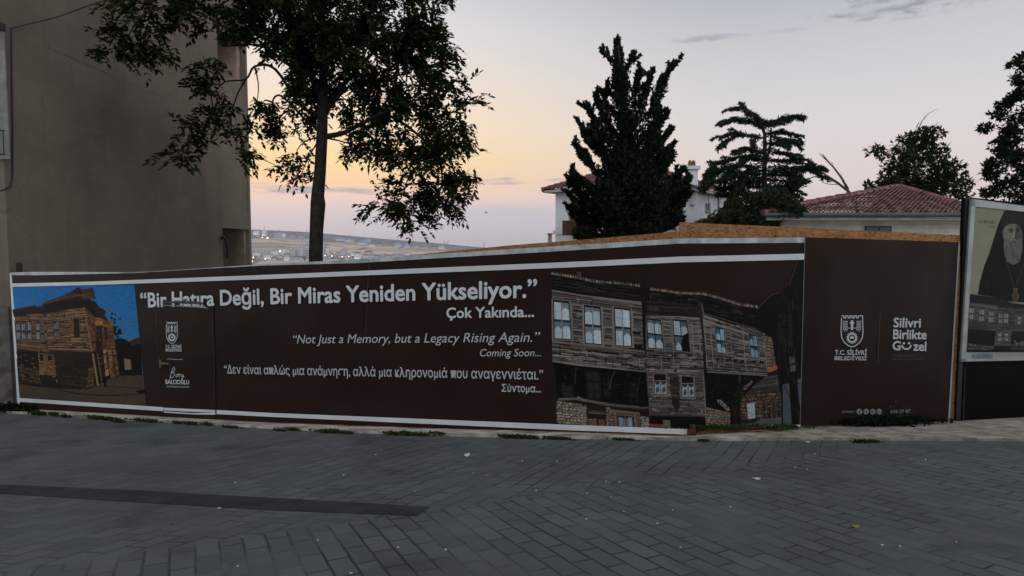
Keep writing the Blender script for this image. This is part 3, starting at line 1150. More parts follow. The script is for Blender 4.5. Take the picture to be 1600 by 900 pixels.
# main corner bay
pr.planks([(72, 487), (131, 479.5), (144, 549), (75, 547)], 24, BR1, 4, .32, .2, None, 4, .008)
pr.planks([(131, 479.5), (149, 492), (150, 548), (144, 549)], 18, (104, 66, 40), 4, .25, .2)
pr.line([(131, 480), (144, 549)], 1.5, (132, 98, 66), 7)
pr.line([(74, 546), (144, 550)], 1.8, (78, 62, 50), 7)
pr.window([(84, 503), (91, 502), (92, 527.5), (85, 528)], 7, (92, 66, 44), (96, 100, 102), (40, 44, 48))
pr.window([(115, 499), (123, 498), (124.5, 527), (116.5, 527.5)], 7, (92, 66, 44), (30, 32, 35), (22, 22, 24))
pr.p([(66, 476), (75, 470), (103, 463), (131, 462), (143, 470), (152, 498), (131, 479.5), (72, 489)], (24, 19, 17), 8)
pr.p([(64, 474), (100, 461), (112, 455), (122, 448), (128, 452), (140, 450), (145, 449), (148, 462), (150, 467), (140, 468), (120, 463), (100, 468), (70, 476)], (64, 44, 34), 9)
pr.p([(110, 458), (122, 448.5), (131, 459)], (40, 27, 22), 10)
pr.line([(66, 475), (100, 464.5), (128, 461), (148, 467)], 1.5, (92, 66, 50), 10)
for k in range(18):
    x_ = 72 + k * 4.2
    pr.line([(x_, 474 - k * .6), (x_ + 3, 471 - k * .6)], .7, pr.jit((80, 56, 42), .3), 11)
pr.p([(80, 549), (143, 551), (144, 566), (140, 607), (96, 603), (82, 585)], (42, 31, 23), 4)
pr.planks([(92, 556), (140, 556), (138, 588), (96, 586)], 9, (46, 34, 25), 5, .12, .1)
pr.stones([(98, 586), (138, 588), (136, 606), (98, 602)], 8, 3, (62, 48, 34), 6, .1)
pr.stones([(137, 575), (147, 572), (146, 604), (134, 607)], 3, 5, (98, 76, 50), 6, .12)
pr.line([(145, 553), (153, 602)], 3.0, (128, 104, 78), 7)
pr.line([(152, 552), (160, 600)], 2.0, (100, 78, 56), 7)
pr.line([(148, 553), (150, 570), (156, 596)], 2.2, (26, 20, 17), 7)
pr.p([(161, 591), (165, 590), (166, 603), (164, 606), (162, 598), (158, 597)], (16, 14, 13), 8)
WC = [(40, 28, 20), (26, 19, 15), (138, 102, 70), (72, 50, 32)]
pr.weather([(24, 492), (74, 492), (77, 546), (28, 544)], 110, WC, 6, (2, 8), (.4, 1.0))
pr.weather([(74, 490), (130, 483), (142, 546), (77, 544)], 170, WC, 6, (2, 10), (.4, 1.1))
pr.weather([(132, 484), (158, 498), (160, 546), (145, 546)], 40, WC, 6, (2, 6), (.4, 1.0), .4)
pr.weather([(28, 552), (90, 556), (90, 598), (32, 592)], 60, WC[:3], 8, (2, 6), (.4, 1.2), .4)
pr.weather([(92, 554), (142, 554), (138, 604), (98, 600)], 60, [(30, 22, 17), (58, 43, 31), (22, 17, 13)], 7, (2, 8), (.5, 1.5), .3)
pr.weather([(146, 550), (180, 550), (184, 584), (158, 600)], 40, WC, 8, (2, 8), (.4, 1.4), .8)
pr.weather([(68, 472), (146, 454), (150, 466), (74, 478)], 40, [(40, 28, 22), (90, 64, 48), (28, 20, 16)], 11, (2, 8), (.4, 1.2))
pr.mb.build('printed_picture', M_PRINT, ban)

# ------------------------------------------------------------------ printed picture on the right: long row of weathered timber houses
pr = Print(on_front, OB + .003, 1.75)
W1, W2, W3, DK = (93, 87, 83), (85, 79, 75), (98, 92, 87), (23, 21, 20)
# dark neighbour house on the right
pr.p([(1161, 505), (1172, 496), (1205, 460), (1218, 457), (1233, 446), (1241, 420), (1247, 407), (1256.6, 406.3), (1251, 662), (1221, 664), (1218, 611), (1215, 584), (1212, 560),
      (1209, 532), (1198, 520), (1182, 515)], (20, 19, 17), 4)
pr.line([(1161, 505), (1205, 461), (1219, 457)], 1.8, (52, 48, 44), 6)
pr.line([(1233, 446), (1246, 409)], 1.5, (50, 46, 42), 6)
for k in range(26):
    x_, y_ = random.uniform(1214, 1250), random.uniform(455, 600)
    pr.line([(x_, y_), (x_ + random.uniform(-3, 6), y_ + random.uniform(8, 26))], .9, pr.jit((38, 34, 30), .3), 5)
for k in range(10):
    pr.line([(1217 + k * 2.2, 490), (1219 + k * 2, 540)], .8, pr.jit((44, 38, 33), .3), 6)
pr.p([(1223, 601), (1233, 599), (1237, 663), (1223.5, 664)], (66, 70, 76), 6)
pr.p([(1246, 592), (1252, 591), (1251, 632), (1248.5, 632)], (70, 76, 84), 6)
pr.window([(1233.5, 556), (1242, 554), (1243, 580), (1235, 582)], 6, (40, 36, 33), (72, 76, 78), (38, 40, 42), nx=3)
# background lane
pr.stones([(1193, 523), (1206, 527), (1213, 578), (1200, 583)], 4, 12, (112, 94, 80), 3, .2)
pr.p([(1200, 576), (1214, 571), (1215, 577), (1201, 582)], (150, 72, 56), 6)
pr.planks([(1150, 598), (1218, 585), (1219, 618), (1152, 622)], 8, (58, 52, 48), 3, .3)
pr.stones([(1154, 618), (1220, 612), (1221, 658), (1157, 657)], 12, 8, (84, 66, 56), 5, .25)
pr.p([(1167, 631), (1179, 629), (1180.5, 656), (1169, 657)], (142, 148, 154), 8)
pr.p([(1192, 629), (1218, 624), (1220, 652), (1194, 654)], (46, 35, 30), 8)
for x_ in (1197, 1205, 1212):
    pr.line([(x_, 629), (x_ + 1, 652)], 1.4, (84, 70, 62), 9)
pr.p([(1157, 657), (1221, 651), (1221, 665), (1160, 666)], (76, 74, 73), 7)
pr.p([(1157, 655), (1190, 653), (1178, 661), (1157, 662)], (34, 31, 29), 8)
# third block, with its dark porch
pr.planks([(1097, 487), (1196, 521), (1199, 588), (1105, 583)], 24, W1, 6, .28, .22, None, 4, .006)
pr.p([(1097, 458), (1108, 459), (1120, 464), (1155, 475), (1182, 478), (1183, 516), (1140, 505), (1097, 490)], (20, 18, 17), 9)
for k in range(9):
    pr.line([(1104 + k * 9, 470 + k * 2.4), (1105 + k * 9, 484 + k * 2.6)], 1.0, pr.jit((34, 30, 27), .3), 10)
pr.line([(1098, 489), (1183, 514.5)], 1.6, (66, 59, 54), 10)
pr.p([(1102, 582), (1197, 588), (1182, 599), (1170, 609), (1158, 618), (1141, 646), (1104, 636)], (17, 16, 15), 7)
pr.stones([(1104, 636), (1142, 645), (1142, 667), (1103, 667)], 9, 7, (112, 98, 84), 8, .25)
pr.p([(1120, 624), (1127, 625), (1141, 639), (1138, 643), (1122, 630)], (104, 94, 86), 9)
pr.line([(1143, 588), (1143, 667)], 4.0, (18, 17, 16), 10)
pr.line([(1155, 596), (1155, 667)], 2.6, (22, 20, 19), 10)
pr.line([(1145, 612), (1160, 597), (1176, 592)], 2.4, (20, 18, 17), 10)
pr.line([(1157, 622), (1178, 600)], 3.2, (22, 20, 18), 10)
pr.p([(1160, 607), (1175, 594), (1176, 598), (1164, 610)], (88, 82, 74), 9)
for k in range(40):
    x_, y_ = 1153 + random.gauss(0, 5), 622 + random.gauss(0, 7)
    s = random.uniform(1, 2.6)
    pr.p([(x_, y_ - s), (x_ + s, y_), (x_, y_ + s), (x_ - s, y_)], pr.jit((24, 30, 22), .35), 11)
pr.line([(1156, 585), (1156, 599)], .7, (90, 90, 90), 11)
pr.window([(1118, 512), (1131, 514), (1134.5, 553), (1121, 551)], 10, (96, 87, 80), (126, 146, 158), (56, 72, 82), cut=.45)
pr.window([(1170.5, 522), (1182, 525), (1186, 560), (1174, 558)], 10, (96, 87, 80), (112, 130, 142), (46, 58, 66), cut=.5)
for x_ in (1099, 1109, 1140, 1160, 1193):
    pr.line([(x_, 492 + (x_ - 1097) * .3), (x_ + 6, 575 + (x_ - 1097) * .06)], 1.8, pr.jit((100, 90, 83), .15), 9)
pr.line([(1105, 581), (1199, 587)], 2.2, (92, 84, 77), 10)
for k in range(6):
    x_ = 1120 + k * 13 + random.uniform(-4, 4)
    pr.p([(x_, 560 + k), (x_ + 7, 559 + k), (x_ + 6, 563 + k), (x_ + 1, 564 + k)], DK, 11)
# second block
pr.planks([(1008, 485), (1096, 490), (1100, 586), (1010, 583)], 30, W1, 6, .26, .22, None, 4, .006)
pr.p([(1003, 447), (1018, 453), (1060, 457), (1097, 459), (1097, 497), (1050, 493), (1005, 489)], (22, 20, 19), 9)
for k in range(4):
    pr.planks([(1010, 470 + k * 6), (1094, 476 + k * 5), (1094, 480 + k * 5), (1010, 475 + k * 6)], 1, (40, 35, 33), 10, .3)
pr.p([(1002, 447), (1009, 455), (1010, 545), (1006, 546)], DK, 10)
pr.line([(1092, 472), (1098, 520), (1102, 556)], 3.6, (44, 36, 34), 10)
pr.line([(1096, 474), (1101, 500)], 2.0, (88, 80, 72), 11)
pr.window([(1010.5, 498), (1032, 501), (1037, 546), (1013, 544)], 10, (100, 90, 83), (144, 155, 160), (72, 87, 95), cut=.4)
pr.window([(1051.5, 500), (1073, 502), (1078, 550), (1055.5, 548)], 10, (100, 90, 83), (136, 147, 152), (68, 83, 91), cut=.5)
pr.p([(1068, 524), (1076, 519), (1078, 550), (1067, 549), (1064, 540)], (16, 16, 17), 14)
for x_ in (1035, 1047, 1080, 1090):
    pr.line([(x_, 503), (x_ + 5, 553)], 2.0, pr.jit((104, 95, 88), .12), 10)
pr.line([(1010, 549), (1098, 556)], 1.6, (60, 54, 50), 11)
for k in range(9):
    x_, y_ = random.uniform(1014, 1090), random.uniform(552, 572)
    pr.p([(x_, y_), (x_ + random.uniform(4, 10), y_ + .5), (x_ + 5, y_ + 3), (x_, y_ + 2.4)], random.choice([DK, (112, 104, 98), (30, 27, 26)]), 11)
for x_ in (1033, 1052):
    pr.line([(x_, 556), (x_ + 1, 577)], 1.6, (104, 97, 91), 11)
# lower storey of the second block
pr.planks([(1009, 581), (1099, 585), (1103, 650), (1014, 648)], 26, (80, 73, 68), 8, .2, .18, None, 3)
for x_, y_ in ((1021, 586), (1064, 590)):
    pr.p([(x_ - 1, y_ - 3), (x_ + 21, y_ - 2), (x_ + 23, y_ + 34), (x_ - 1, y_ + 33)], (106, 90, 80), 11)
    pr.p([(x_ + 1, y_ - 2), (x_ + 19, y_ - 1), (x_ + 21, y_ + 31), (x_ + 1, y_ + 31)], DK, 12)
    for a in (2, 12):
        pr.p([(x_ + a, y_ + 11), (x_ + a + 8, y_ + 11), (x_ + a + 8.5, y_ + 30), (x_ + a, y_ + 30)], (128, 140, 146), 13)
        pr.p([(x_ + a + 1, y_ + 22), (x_ + a + 5, y_ + 17), (x_ + a + 8, y_ + 24), (x_ + a + 3, y_ + 29)], (62, 68, 74), 14)
        pr.p([(x_ + a, y_ + 11), (x_ + a + 8, y_ + 11), (x_ + a + 6, y_ + 15), (x_ + a + 2, y_ + 15)], (50, 50, 52), 14)
    pr.line([(x_, y_ + 9), (x_ + 20, y_ + 9)], 1.3, (128, 98, 84), 15)
    pr.line([(x_ + 10.5, y_ + 9), (x_ + 11, y_ + 31)], 1.4, (128, 98, 84), 15)
pr.p([(1046, 584), (1060, 586), (1062, 634), (1058, 648), (1050, 630), (1048, 612)], (36, 31, 30), 11)
pr.planks([(1047, 586), (1059, 587), (1061, 622), (1049, 620)], 10, (58, 50, 47), 12, .3, .25)
pr.line([(1099, 586), (1104, 664)], 2.0, (100, 92, 84), 11)
pr.line([(1012, 649), (1103, 651)], 1.4, (56, 50, 46), 11)
pr.p([(1013, 650), (1103, 652), (1103, 668), (1015, 667)], (16, 15, 14), 9)
pr.p([(1015, 662), (1040, 663), (1040, 669), (1015, 668)], (88, 52, 42), 10)
pr.p([(1036, 656), (1047, 657), (1048, 670), (1037, 669)], (84, 82, 70), 11)
# first block, upper storey
pr.planks([(862, 452), (1003, 471), (1006, 552), (862, 536)], 26, W2, 6, .28, .2, None, 4, .006)
pr.p([(861, 427), (899, 433), (932, 440), (964, 442), (1000, 446), (1004, 473), (950, 467), (911, 461), (862, 453)], (21, 19, 18), 9)
for k in range(4):
    pr.line([(864, 436 + k * 4.5), (1000, 452 + k * 5.2)], 1.0, pr.jit((40, 35, 32), .3), 10)
pr.line([(862, 453.5), (911, 462), (1002, 472.5)], 2.0, (108, 98, 90), 10)
pr.line([(863, 459), (1002, 479)], 1.2, (84, 70, 62), 10)
for q in (((865, 470), (889, 473), (892.5, 531), (866, 530)), ((913, 478), (937.5, 481), (940.5, 539), (914.5, 537)), ((960, 481), (984, 484), (987, 542), (962.5, 541))):
    pr.window(list(q), 10, (104, 94, 87), (160, 171, 176), (86, 103, 112), cut=.3)
    x_, y_ = q[0]
    pr.line([(x_, y_ + 31), (x_ + 25, y_ + 33)], 2.4, (40, 48, 54), 15)
    pr.line([(x_ + 12.5, y_ + 2), (x_ + 13.5, y_ + 58)], 1.4, (120, 120, 120), 16)
for x_ in (893, 911, 941, 957, 988):
    pr.line([(x_, 471 + (x_ - 862) * .13), (x_ + 1.5, 540 + (x_ - 893) * .04)], 2.2, pr.jit((110, 98, 90), .12), 11)
pr.p([(988, 517), (1001, 519), (1001, 523), (989, 522)], DK, 12)
pr.p([(991, 538), (1003, 539), (1004, 546), (992, 545)], DK, 12)
# wide boards between the storeys
pr.planks([(862, 533), (1008, 549), (1010, 581), (863, 566)], 7, (86, 78, 73), 12, .3, .16, None, 5, .02)
for k in range(12):
    x_ = random.uniform(866, 1000)
    y_ = 540 + (x_ - 862) * .1 + random.uniform(0, 20)
    pr.line([(x_, y_), (x_ + random.uniform(8, 26), y_ + 2)], random.uniform(.8, 2.2), random.choice([(118, 112, 108), DK, (40, 36, 34)]), 14)
pr.line([(864, 564), (900, 570), (1008, 580)], 2.6, (108, 99, 92), 14)
# open porch below
pr.p([(865, 566), (900, 571), (1009, 580), (1014, 634), (996, 636), (940, 628), (902, 623), (872, 624)], (15, 14, 14), 12)
pr.window([(878, 602), (894, 603), (896, 621), (880, 620)], 13, (26, 24, 23), (40, 40, 40), (30, 30, 30), nx=3)
pr.window([(916, 580), (936, 582), (938, 624), (919, 622)], 13, (26, 24, 23), (38, 38, 38), (28, 28, 28), nx=2, ny=3)
pr.line([(900, 575), (898, 600)], 1.4, (46, 42, 38), 16)
pr.line([(961, 580), (955, 592), (953, 608)], 1.8, (62, 56, 50), 16)
pr.line([(1001, 584), (997, 604), (995, 628)], 1.5, (42, 38, 34), 16)
pr.planks([(983, 598), (994, 599), (995, 632), (984, 630)], 8, (32, 29, 27), 14, .3)
pr.planks([(943, 598), (954, 599), (953, 622), (944, 620)], 6, (34, 31, 28), 14, .3)
# beams and stone foot
pr.stones([(869, 626), (909, 631), (912, 664), (869, 661)], 8, 8, (124, 114, 101), 12, .3)
pr.line([(872, 624), (900, 623), (950, 632), (1000, 637)], 4.0, (88, 79, 72), 15)
pr.line([(902, 620), (916, 627)], 2.4, (104, 94, 86), 16)
pr.line([(945, 630), (1000, 638), (1014, 637)], 3.2, (72, 65, 60), 16)
pr.line([(912, 634), (915, 665)], 6.0, (102, 93, 85), 15)
pr.p([(917, 634), (944, 638), (946, 666), (918, 664)], (30, 25, 23), 14)
pr.planks([(918, 641), (945, 643), (945, 648), (918, 646)], 2, (84, 66, 56), 16)
pr.p([(919, 654), (932, 655), (933, 666), (920, 665)], (86, 68, 60), 16)
pr.p([(935, 655), (945, 656), (946, 667), (936, 666)], (92, 60, 48), 16)
pr.stones([(946, 635), (955, 637), (957, 667), (947, 666)], 3, 7, (108, 99, 90), 14, .3)
pr.p([(955, 640), (1000, 645), (1002, 669), (957, 667)], (72, 64, 58), 13)
pr.line([(955, 641), (1000, 646)], 2.4, (94, 86, 79), 16)
pr.line([(961, 644), (963, 667)], 3.0, (94, 82, 74), 16)
pr.line([(992, 647), (994, 668)], 3.0, (96, 86, 78), 16)
pr.window([(966, 650), (988, 652), (989, 667.5), (967, 666.5)], 15, (60, 44, 38), (110, 122, 134), (24, 24, 26), mull=(80, 60, 52), nx=3, ny=1, cut=.15)
pr.line([(977, 651), (978, 668)], 3.0, (84, 62, 54), 20)
pr.stones([(1001, 650), (1014, 652), (1015, 669), (1002, 669)], 3, 5, (130, 126, 119), 14, .15)
WC = [(26, 23, 22), (40, 35, 33), (112, 104, 98), (128, 121, 115), (62, 54, 50)]
pr.weather([(864, 456), (1002, 474), (1006, 550), (864, 534)], 150, WC, 9)
pr.weather([(1010, 488), (1096, 494), (1100, 582), (1012, 580)], 130, WC, 9)
pr.weather([(1100, 492), (1194, 522), (1197, 586), (1106, 581)], 150, WC, 9)
pr.weather([(864, 536), (1006, 552), (1008, 580), (866, 564)], 130, WC, 15, (4, 26))
pr.weather([(1010, 584), (1098, 587), (1102, 648), (1014, 646)], 120, WC, 10, (3, 12))
pr.weather([(868, 625), (1012, 640), (1014, 666), (870, 660)], 70, WC, 17, (2, 8), (.5, 1.2), .4)
pr.weather([(864, 432), (1000, 450), (1000, 470), (864, 450)], 60, [(40, 36, 33), (14, 13, 12), (58, 52, 48)], 10, (5, 30))
pr.weather([(1008, 458), (1094, 462), (1094, 492), (1008, 486)], 60, [(44, 39, 36), (14, 13, 12), (58, 52, 48)], 11, (5, 20))
pr.weather([(1100, 464), (1180, 482), (1182, 512), (1100, 488)], 50, [(44, 39, 36), (14, 13, 12), (50, 45, 42)], 11, (5, 20))
pr.weather([(866, 570), (1008, 582), (1010, 632), (872, 622)], 70, [(28, 26, 24), (8, 8, 8), (38, 34, 31)], 15, (4, 14), (.6, 2), .5)
pr.weather([(1106, 585), (1190, 590), (1150, 640), (1106, 634)], 50, [(30, 27, 25), (8, 8, 8), (40, 35, 32)], 10, (4, 14), (.6, 2), .4)
pr.weather([(1215, 460), (1250, 440), (1248, 655), (1222, 600)], 60, [(32, 29, 26), (9, 9, 8), (42, 37, 33)], 7, (4, 16), (.6, 1.6), .6)
pr.weather([(1156, 600), (1220, 590), (1220, 655), (1158, 656)], 70, [(40, 34, 30), (90, 74, 64), (24, 21, 19), (110, 98, 88)], 9, (2, 9), (.5, 1.5), .3)
# roof tiles along the eaves
for pts, nt in (([(861, 426.5), (899, 432.5), (932, 439.5), (964, 441.5), (1000, 446)], 34), ([(1016, 451), (1035, 453), (1060, 457), (1097, 458.5)], 24), ([(1097, 458), (1120, 464), (1155, 475), (1184, 479)], 24)):
    X, Y = [q[0] for q in pts], [q[1] for q in pts]
    for k in range(nt):
        x_ = X[0] + (X[-1] - X[0]) * (k + .5) / nt
        y_ = float(np.interp(x_, X, Y))
        wd = (X[-1] - X[0]) / nt * .46
        h_ = random.uniform(1.8, 3.4)
        pr.p([(x_ - wd, y_ + 2.4), (x_ - wd * .7, y_ - h_ * .4), (x_, y_ - h_ * .8), (x_ + wd * .7, y_ - h_ * .4), (x_ + wd, y_ + 2.4)], pr.jit((104, 88, 80), .3), 16)
pr.p([(902, 424), (908, 425), (908.5, 433), (902.5, 432)], (66, 58, 54), 15)
pr.mb.build('printed_picture', M_PRINT, ban)

# ------------------------------------------------------------------ lettering
def text_verts(body, shear=0.0, spacing=1.0):
    c = bpy.data.curves.new('lettering_tmp', 'FONT')
    c.body = body
    c.shear = shear
    c.space_character = spacing
    c.resolution_u = 3
    o = bpy.data.objects.new('lettering_tmp', c)
    COL.objects.link(o)
    bpy.context.view_layer.update()
    dg = bpy.context.evaluated_depsgraph_get()
    me = bpy.data.meshes.new_from_object(o.evaluated_get(dg))
    V = np.array([v.co[:2] for v in me.vertices])
    Fs = [list(p.vertices) for p in me.polygons]
    bpy.data.objects.remove(o)
    bpy.data.curves.remove(c)
    bpy.data.meshes.remove(me)
    return V, Fs


HV, _ = text_verts('H')
CAP = HV[:, 1].max() - HV[:, 1].min()


def islands(nv, Fs):
    par = list(range(nv))

    def find(a):
        while par[a] != a:
            par[a] = par[par[a]]
            a = par[a]
        return a
    for f in Fs:
        for q in f[1:]:
            par[find(f[0])] = find(q)
    ids = {}
    return [ids.setdefault(find(i), len(ids)) for i in range(nv)]


def letter(mb_, wal, body, p0, p1, cap_px, off, bold=0.0, shear=0.0, mi=0, spacing=1.0):
    """sets a line of type whose baseline runs from p0 to p1 as seen in the photograph; cap_px: height of a capital at its middle"""
    V, Fs = text_verts(body, shear, spacing)
    isl = islands(len(V), Fs)
    A_, B_ = wal.at(*p0, off), wal.at(*p1, off)
    M_ = wal.at((p0[0] + p1[0]) / 2, (p0[1] + p1[1]) / 2, off)
    M2 = wal.at((p0[0] + p1[0]) / 2, (p0[1] + p1[1]) / 2 - cap_px, off)
    sz = (M2[2] - M_[2]) / CAP
    x0_, x1_ = V[:, 0].min(), V[:, 0].max()
    n3 = np.append(wal.n, 0)
    b = bold * (x1_ - x0_) / np.linalg.norm(B_ - A_)
    bz = bold / sz
    shifts = [(0, 0)] if bold == 0 else [(0, 0), (b, 0), (-b, 0), (0, bz), (0, -bz), (b * .7, bz * .7), (-b * .7, -bz * .7), (b * .7, -bz * .7), (-b * .7, bz * .7)]
    for k, (dx, dy) in enumerate(shifts):
        pts = []
        for (x_, y_), i_ in zip(V, isl):
            s = (x_ + dx - x0_) / (x1_ - x0_)
            q = A_ + (B_ - A_) * s
            q = q + np.array([0, 0, (y_ + dy) * sz]) + n3 * (.0004 * (i_ % 3) + .0013 * k / 3)
            pts.append(q)
        mb_.add(pts, Fs, mi)


def shape(mb_, wal, pts, off, mi=0):
    mb_.poly([wal.at(*q, off) for q in pts], mi)


def stroke(mb_, wal, pts, wd, off, mi=0):
    for a, b_ in zip(pts[:-1], pts[1:]):
        dx, dy = b_[0] - a[0], b_[1] - a[1]
        L_ = math.hypot(dx, dy) + 1e-6
        nx_, ny_ = -dy / L_ * wd / 2, dx / L_ * wd / 2
        ex, ey = dx / L_ * wd * .2, dy / L_ * wd * .2
        shape(mb_, wal, [(a[0] + nx_ - ex, a[1] + ny_ - ey), (b_[0] + nx_ + ex, b_[1] + ny_ + ey), (b_[0] - nx_ + ex, b_[1] - ny_ + ey), (a[0] - nx_ - ex, a[1] - ny_ - ey)], off, mi)
        off += .00015


def ring(mb_, wal, cx, cy, r0, r1, off, teeth=0, rt=0, mi=0, kx=.96, seg=40):
    for k in range(seg):
        a0, a1 = 2 * math.pi * k / seg, 2 * math.pi * (k + 1) / seg
        shape(mb_, wal, [(cx + math.cos(a) * r * kx, cy + math.sin(a) * r) for a, r in ((a0, r0), (a1, r0), (a1, r1), (a0, r1))], off, mi)
    for k in range(teeth):
        a = 2 * math.pi * (k + .5) / teeth
        d = math.pi / teeth * .55
        shape(mb_, wal, [(cx + math.cos(q) * r * kx, cy + math.sin(q) * r) for q, r in ((a - d, r1 - .1), (a + d, r1 - .1), (a + d * .7, rt), (a - d * .7, rt))], off + .0002, mi)


def crest(mb_, wal, x0_, y0_, x1_, y1_, off):
    """town crest: crenellated shield, figure between two ears of corn, cogwheel below"""
    W_, H_ = x1_ - x0_, y1_ - y0_
    X = lambda u: x0_ + u * W_
    Y = lambda v: y0_ + v * H_
    lw = W_ * .045
    out = [(0.02, .07), (0.0, .55), (.04, .72), (.16, .86), (.33, .96), (.5, 1.0), (.67, .96), (.84, .86), (.96, .72), (1.0, .55), (.98, .07)]
    stroke(mb_, wal, [(X(u), Y(v)) for u, v in out], lw, off)
    cren = []
    nb = 5
    for k in range(nb):
        a, b_ = .02 + .96 * k / nb, .02 + .96 * (k + .55) / nb
        c_ = .02 + .96 * (k + 1) / nb
        cren += [(a, .0), (b_, .0), (b_, .07), (c_, .07)] if k < nb - 1 else [(a, .0), (.98, .0), (.98, .08)]
    stroke(mb_, wal, [(X(u), Y(v)) for u, v in cren], lw, off + .001)
    # figure
    shape(mb_, wal, [(X(.46), Y(.14)), (X(.54), Y(.14)), (X(.56), Y(.20)), (X(.60), Y(.22)), (X(.60), Y(.26)), (X(.55), Y(.27)), (X(.55), Y(.46)), (X(.45), Y(.46)), (X(.45), Y(.27)), (X(.40), Y(.26)),
                          (X(.40), Y(.22)), (X(.44), Y(.20))], off)
    stroke(mb_, wal, [(X(.30), Y(.395)), (X(.70), Y(.395))], lw * .6, off + .0005)
    for sx in (0, 1):
        f = (lambda u: X(u)) if sx == 0 else (lambda u: X(1 - u))
        for r_ in range(6):
            for c_ in range(3):
                u, v = .09 + c_ * .075, .16 + r_ * .052
                shape(mb_, wal, [(f(u), Y(v)), (f(u + .055), Y(v + .012)), (f(u + .055), Y(v + .042)), (f(u), Y(v + .03))], off)
        stroke(mb_, wal, [(f(.16), Y(.47)), (f(.16), Y(.52))], lw * .5, off)
        stroke(mb_, wal, [(f(.26), Y(.47)), (f(.27), Y(.5))], lw * .5, off)
    ring(mb_, wal, X(.5), Y(.71), H_ * .105, H_ * .155, off, 16, H_ * .195)
    shape(mb_, wal, [(X(.41), Y(.74)), (X(.41), Y(.69)), (X(.46), Y(.66)), (X(.5), Y(.64)), (X(.54), Y(.66)), (X(.59), Y(.69)), (X(.59), Y(.74))], off + .0003)


OT = OB + .012
mb = MB()
letter(mb, WA, "“Bir Hatıra Değil, Bir Miras Yeniden Yükseliyor.”", (220.5, 480), (838.5, 464.2), 24.5, OT, bold=.008)
letter(mb, WA, "Çok Yakında...", (698, 496.8), (834, 494.8), 16, OT, bold=.0045)
mb.build('lettering', M_LETTER, ban)
mb = MB()
letter(mb, WA, "“Not Just a Memory, but a Legacy Rising Again.”", (458, 536.6), (844, 534), 14.2, OT, bold=.0, shear=.22)
letter(mb, WA, "Coming Soon...", (750, 556.8), (845, 556.6), 11.5, OT, bold=.0, shear=.22)
letter(mb, WA, "“Δεν είναι απλώς μια ανάμνηση, αλλά μια κληρονομιά που αναγεννιέται.”", (350.5, 583.5), (848.5, 593.2), 14, OT, bold=.0014)
letter(mb, WA, "Σύντομα...", (784, 611.8), (845, 613), 11.2, OT, bold=.002)
mb.build('lettering', M_LETTER2, ban)

# ------------------------------------------------------------------ the door cut into the hoarding, covered with the same vinyl
OD = OB + .010
mb = MB()
dq = [(250, 651.5), (336.5, 655.5), (333, 478), (244.5, 478)]
mb.prism([WA.at(*q, OD) for q in dq], np.append(-WA.n * .02, 0))
door = mb.build('door', M_BROWN, hoard)
mb = MB()
mb.poly([WA.at(*q, OD + .002) for q in ((255.5, 637), (336, 640.7), (336.3, 644), (300, 643.5), (255.7, 641.3))])
mb.poly([WA.at(*q, OD + .004) for q in ((255.7, 642.6), (300, 645.5), (336.3, 644.2), (336.5, 648), (300, 647.4), (255.8, 644.6))])
mb.build('border_strip', M_WHITE, door)
M_GAP = mat('door_gap', (.07, .035, .025), .8, .25, 12)
mb = MB()
stroke(mb, WA, [(243.6, 479), (246, 540), (249.2, 572)], 1.2, OD + .003)
stroke(mb, WA, [(332.3, 482), (334.6, 560), (336.2, 640)], .8, OD + .003)
mb.build('edge_trim', M_GAP, door)
mb = MB()
wd = WA
a = wd.at(251, 568, OD + .004)
mb.prism([wd.at(*q, OD + .012) for q in ((248.8, 562), (252, 562), (252, 575), (248.8, 575))], np.append(-wd.n * .012, 0))
mb.tube([wd.at(250.5, 568, OD + .01), wd.at(250.5, 568, OD + .05), wd.at(253, 568.2, OD + .055), wd.at(264.5, 568.6, OD + .055)], .016, 8)
mb.build('handle', mat('brass_handle', (.16, .11, .06), .5, .1, 9, metal=.3), door)
mb = MB()
crest(mb, WA, 259.8, 503.5, 277.2, 537, OD + .003)
letter(mb, WA, "T.C. SİLİVRİ", (259, 543.8), (283.6, 544.2), 4.8, OD + .003, bold=.0008)
letter(mb, WA, "BELEDİYESİ", (259.2, 548.9), (284, 549.3), 4.0, OD + .003, bold=.0008)
letter(mb, WA, "BALCIOĞLU", (259, 599.8), (295.4, 600.4), 6.6, OD + .003, bold=.0016)
mb.build('lettering', M_LETTER, door)
mb = MB()
stroke(mb, WA, [(261, 560.6), (272, 561.4), (285, 561.8)], .6, OD + .003)
scr = [(265.5, 591.5), (267.5, 583), (269.3, 576), (271.8, 573.8), (273.4, 575.8), (272, 579.2), (268.6, 582), (272.2, 582.6), (272.2, 587), (268.4, 590.6), (266.6, 590)]
stroke(mb, WA, scr, .9, OD + .003)
stroke(mb, WA, [(276.5, 584.5), (274.8, 586), (275.2, 589), (277.2, 588.6), (278, 586), (276.6, 584.6), (279, 585.4), (280.2, 584.2), (280, 589)], .9, OD + .003)
stroke(mb, WA, [(280, 586.4), (281.8, 584.8), (282.8, 585.6)], .8, OD + .003)
stroke(mb, WA, [(286, 585.4), (284, 585.6), (283.4, 588.4), (285, 589.2), (286.2, 586), (286.4, 589.4), (288, 588.8)], .9, OD + .003)
letter(mb, WA, "SİLİVRİ BELEDİYE BAŞKANI", (260.5, 605.2), (295.6, 605.8), 2.4, OD + .003)
mb.build('lettering', M_LETTER2, door)
